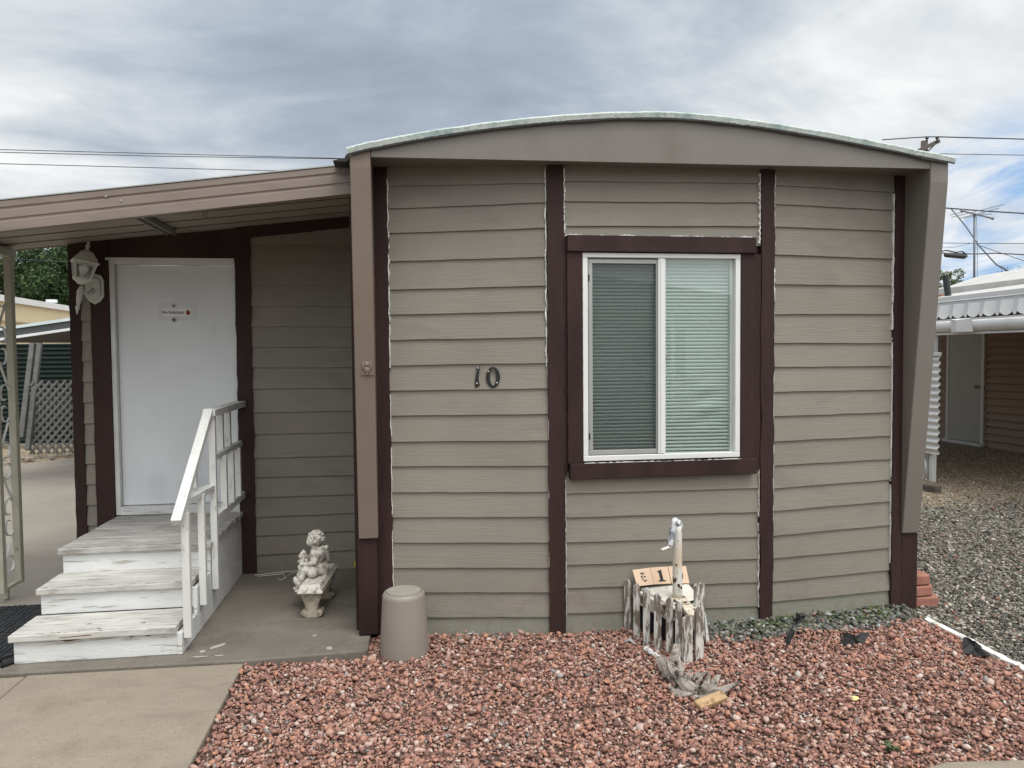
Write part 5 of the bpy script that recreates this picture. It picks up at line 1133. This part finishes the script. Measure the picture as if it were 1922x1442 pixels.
q = onz(97, 568, 3.25); mb = MB(); mb.tube([(q.x, q.y, 3.0), (q.x, q.y, 3.25)], .09, 10); mb.tube([(q.x, q.y, 3.25), (q.x, q.y, 3.33)], .15, 10); mb.build("roof_vent", MNW, tr_)
mb = MB()
for i in range(14):
    x = -7.0 + i * .2 + jit(.06); y = 12.6 + jit(.25) + .10 * i * .2; mb.ball((x, y, .05), (random.uniform(.03, .09), random.uniform(.03, .07), random.uniform(.03, .055)), 1)
tag(mb.build("rubble", M("grey_rubble", (.26, .22, .18), .9, .25, 6, .5, 40)), "heap of rubble along the foot of the green fence", "rubble", None, "stuff")

# ------------------------------------------------------------------ house across the lane (it shows in the window glass)
oh = thing("opposite_house", (2, -9, 0), "pale mobile home with a white railed porch across the lane, seen mirrored in the window", "mobile home")
MOW = M("pale_opposite_siding", (.56, .56, .53), .6, .06, 1, .05, 20)
mb = MB(); mb.box(-5, 9, -13, -9, 0, 2.75); mb.build("wall", MOW, oh)
mb = MB(); mb.prism([(-5.4, 2.75), (2, 3.75), (9.4, 2.75), (9.4, 2.6), (-5.4, 2.6)], (1, 0, 0), (0, 0, 1), (0, -13.2, 0), (0, 4.6, 0)); mb.build("roof", MNR, oh)
for xa in (-3.2, .6, 5.4): mb = MB(); mb.box(xa, xa + 1.3, -9.0, -8.97, 1.0, 2.2); mb.build("window", MBLK, oh)
for xa in (-5.2, -1.4, 2.4, 6.2, 9.0): mb = MB(); mb.box(xa, xa + .1, -8.7, -8.6, 0, 2.62); mb.build("porch_post", MNW, oh)
mb = MB(); mb.box(-1.4, 6.2, -8.68, -8.62, 1.20, 1.26); mb.box(-1.4, 6.2, -8.68, -8.62, .55, .61)
for i in range(51): mb.box(-1.38 + i * .15, -1.33 + i * .15, -8.67, -8.63, .611, 1.199)
mb.build("railing", MNW, oh)

# ------------------------------------------------------------------ trees
def leaf_mat(name, stops):
    t = NT(name); t.b.inputs["Roughness"].default_value = .6; t.b.inputs["Specular IOR Level"].default_value = .25; t.color(t.ramp(t.island(), stops))
    return t.m
MLF = leaf_mat("dense_tree_leaves", [(0, (.014, .030, .011)), (.5, (.030, .058, .018)), (.85, (.058, .098, .03)), (1, (.13, .165, .05))])
MLF2 = leaf_mat("pale_shrub_leaves", [(0, (.07, .10, .05)), (.6, (.14, .18, .09)), (1, (.26, .30, .17))])
MBARK = M("tree_bark", (.10, .075, .055), .9, .3, 10, .6, 40)
def tree(c, crown, n, leaf, label, mat, trunk_r=.18, lobes=26, name="leafy_tree"):
    """c = foot, crown = (centre height, radius x, radius y, radius z)"""
    root = thing(name, c, label, "tree", None); cz, rx, ry, rz = crown
    ctr = []
    for i in range(lobes):
        v = RNG.normal(size=3); v /= np.linalg.norm(v); v *= RNG.uniform(.25, .92); ctr.append((v[0] * rx, v[1] * ry, v[2] * rz))
    ctr = np.array(ctr); rad = RNG.uniform(.18, .36, lobes) * min(rx, rz)
    k = RNG.integers(0, lobes, n); d = RNG.normal(size=(n, 3)); d /= np.linalg.norm(d, axis=1, keepdims=True)
    p = ctr[k] + d * (rad[k] * RNG.uniform(.35, 1.05, n) ** .6)[:, None]; p[:, 2] += cz; p[:, 0] += c[0]; p[:, 1] += c[1]
    s = leaf * RNG.uniform(.6, 1.4, n); R = rand_rot(n); q = np.array([(-.25, -1.1, 0), (.25, -1.1, 0), (.42, .2, .15), (0, 1.4, -.1), (-.42, .2, .15)])
    v = np.einsum('nij,kj->nki', R, q) * s[:, None, None] + p[:, None, :]
    me = fast_mesh("crown", v.reshape(-1, 3), np.arange(n * 5).reshape(n, 5), 5); link("crown", me, mat, root)
    mb = MB(); mb.tube([(c[0], c[1], 0), (c[0] + .05, c[1], cz * .45), (c[0], c[1], cz)], [trunk_r, trunk_r * .75, trunk_r * .4], 8)
    for i in range(min(9, lobes)):
        e = ctr[i]; mb.tube([(c[0], c[1], cz * .5), (c[0] + e[0] * .5, c[1] + e[1] * .5, cz + e[2] * .5 - .3), (c[0] + e[0], c[1] + e[1], cz + e[2])], [trunk_r * .4, trunk_r * .25, .02], 6)
    mb.build("trunk", MBARK, root, True)
    return root
def foot(px, Y): v = ony(px, 660, Y); return (v.x, v.y, 0)
tree(foot(78, 30), (4.5, 2.1, 2.0, 2.05), 24000, .05, "dense dark green tree right above the yellow trailer's roof vent", MLF, lobes=34)
tree(foot(160, 31), (4.7, 2.4, 2.2, 2.2), 22000, .05, "large dark tree half hidden behind the lantern corner", MLF, lobes=30)
tree(foot(-20, 33), (3.8, 2.2, 2.0, 2.2), 13000, .055, "dark green tree behind the scrolled iron post", MLF, lobes=26)
tree(foot(1757, 24), (3.86, .80, .7, .62), 2600, .035, "small pale green tree between the wing wall and the vent pipe", MLF2, .06, 14)
tree(foot(1793, 25), (3.90, .80, .7, .62), 2800, .035, "small pale green tree just right of the black vent pipe", MLF2, .06, 16)
tree(foot(1893, 26), (4.45, .75, .6, .62), 260, .03, "nearly bare twiggy tree above the neighbouring roof ridge", MLF2, .05, 16)

# ------------------------------------------------------------------ sky and light
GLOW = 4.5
AZ, EL = radians(156), radians(64)     # sun azimuth clockwise from +Y, elevation
w = bpy.data.worlds.new("World"); SC.world = w; w.use_nodes = True; nt = w.node_tree; N = nt.nodes; Lk = nt.links.new
bg = N["Background"]
def nd_(t, **k):
    n = N.new(t)
    for a, v in k.items(): setattr(n, a, v)
    return n
tc = nd_("ShaderNodeTexCoord"); sky = nd_("ShaderNodeTexSky", sky_type='NISHITA', sun_disc=False); sky.sun_elevation = EL; sky.sun_rotation = AZ
def mth(op, a, b=0.0, c=None):
    n = nd_("ShaderNodeMath", operation=op)
    for i, v in enumerate((a, b) if c is None else (a, b, c)):
        if isinstance(v, (int, float)): n.inputs[i].default_value = v
        else: Lk(v, n.inputs[i])
    return n.outputs[0]
def rmp(fac, stops):
    n = nd_("ShaderNodeValToRGB"); r = n.color_ramp
    while len(r.elements) < len(stops): r.elements.new(.5)
    for e, (p, c) in zip(r.elements, stops): e.position = p; e.color = lin(c) if not isinstance(c, (int, float)) else (c, c, c, 1)
    Lk(fac, n.inputs[0]); return n.outputs[0]
def mx_(f, a, b, mode='MIX'):
    n = nd_("ShaderNodeMix", data_type='RGBA', blend_type=mode)
    for v, k in ((f, 0), (a, 6), (b, 7)):
        if isinstance(v, (int, float)): n.inputs[k].default_value = v
        elif isinstance(v, (tuple, str)): n.inputs[k].default_value = lin(v)
        else: Lk(v, n.inputs[k])
    return n.outputs[2]
D = tc.outputs["Generated"]
sp_ = nd_("ShaderNodeSeparateXYZ"); Lk(D, sp_.inputs[0]); zc = mth('ADD', mth('MAXIMUM', sp_.outputs[2], 0.0), .22)
cv = nd_("ShaderNodeCombineXYZ"); Lk(mth('DIVIDE', sp_.outputs[0], zc), cv.inputs[0]); Lk(mth('DIVIDE', sp_.outputs[1], zc), cv.inputs[1])
def cn(scale, detail, rough, off, dist=0, st=(1, 1, 1)):
    mp = nd_("ShaderNodeMapping"); mp.inputs["Location"].default_value = off; mp.inputs["Rotation"].default_value = (0, 0, radians(-12)); mp.inputs["Scale"].default_value = st; Lk(cv.outputs[0], mp.inputs[0])
    n = nd_("ShaderNodeTexNoise"); n.inputs["Scale"].default_value = scale; n.inputs["Detail"].default_value = detail; n.inputs["Roughness"].default_value = rough; n.inputs["Distortion"].default_value = dist; Lk(mp.outputs[0], n.inputs[0]); return n.outputs["Fac"]
def toward(px, py, lo, hi):
    v = Vector(ray(px, py)).normalized(); n = nd_("ShaderNodeVectorMath", operation='DOT_PRODUCT'); Lk(D, n.inputs[0]); n.inputs[1].default_value = v
    return rmp(n.outputs["Value"], [(lo, 0.0), (hi, 1.0)])
big = cn(1.35, 5, .5, (3.1, 1.7, 0), .3, (.62, 1, 1)); fine = cn(3.6, 6, .55, (0.4, 5.2, 0), .5, (.6, 1, 1))
mid_ = cn(2.1, 6, .6, (7.3, 4.4, 0), .6, (.7, 1, 1)); m = mth('ADD', mth('MULTIPLY', big, .32), mth('ADD', mth('MULTIPLY', mid_, .42), mth('MULTIPLY', fine, .35))); m = mth('SUBTRACT', m, .035)
m = mth('ADD', m, mth('MULTIPLY', toward(1800, 300, .86, 1.0), .19)); m = mth('ADD', m, mth('MULTIPLY', toward(-60, 350, .93, 1.0), .15)); m = mth('SUBTRACT', m, mth('MULTIPLY', toward(900, 60, .93, 1.0), .05))
low = rmp(sp_.outputs[2], [(0.0, .10), (.25, 0.0)]); m = mth('ADD', m, low)
cloud = rmp(m, [(.39, (.33, .385, .47)), (.475, (.39, .45, .54)), (.54, (.48, .54, .615)), (.63, (.65, .69, .73)), (.76, (.92, .935, .935))])
nsk = mx_(1.0, sky.outputs[0], (.115, .115, .115), 'MULTIPLY')
blue = mx_(.75, nsk, (.30, .52, .86))
gap = mth('MULTIPLY', toward(1915, 440, .989, .9985), rmp(cn(4.6, 5, .55, (1.3, 2.2, 0), .6, (1, .4, 1)), [(.40, 1.0), (.56, 0.12)]))
col = mx_(gap, cloud, blue)
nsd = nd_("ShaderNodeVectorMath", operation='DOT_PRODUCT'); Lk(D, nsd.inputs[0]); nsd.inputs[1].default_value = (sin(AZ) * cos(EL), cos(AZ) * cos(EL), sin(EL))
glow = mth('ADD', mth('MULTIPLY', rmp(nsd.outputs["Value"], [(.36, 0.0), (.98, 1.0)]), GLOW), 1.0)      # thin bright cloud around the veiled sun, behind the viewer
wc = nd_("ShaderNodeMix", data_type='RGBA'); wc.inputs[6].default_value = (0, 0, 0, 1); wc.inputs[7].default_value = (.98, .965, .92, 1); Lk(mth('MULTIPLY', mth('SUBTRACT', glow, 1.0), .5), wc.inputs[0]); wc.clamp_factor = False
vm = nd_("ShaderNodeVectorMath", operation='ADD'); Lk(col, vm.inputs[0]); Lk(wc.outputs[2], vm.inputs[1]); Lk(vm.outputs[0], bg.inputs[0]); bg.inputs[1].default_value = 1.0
# the sky texture keeps the recommended strength: it is scaled to about 0.1 before it is mixed with the cloud deck
sl = bpy.data.lights.new("sun", 'SUN'); sl.energy = 1.5; sl.angle = radians(22); sl.color = (1, .975, .94)
so = bpy.data.objects.new("sun", sl); COL.objects.link(so)
dirv = Vector((sin(AZ) * cos(EL), cos(AZ) * cos(EL), sin(EL))); so.rotation_euler = dirv.to_track_quat('Z', 'Y').to_euler(); so.location = (0, -5, 12)
vs_ = SC.view_settings; vs_.view_transform = 'Standard'; vs_.look = 'None'; vs_.exposure = .07; vs_.gamma = 1
SC.render.engine = 'CYCLES'; SC.cycles.max_bounces = 8; SC.cycles.transparent_max_bounces = 12
SC.render.resolution_x = 1024; SC.render.resolution_y = 768
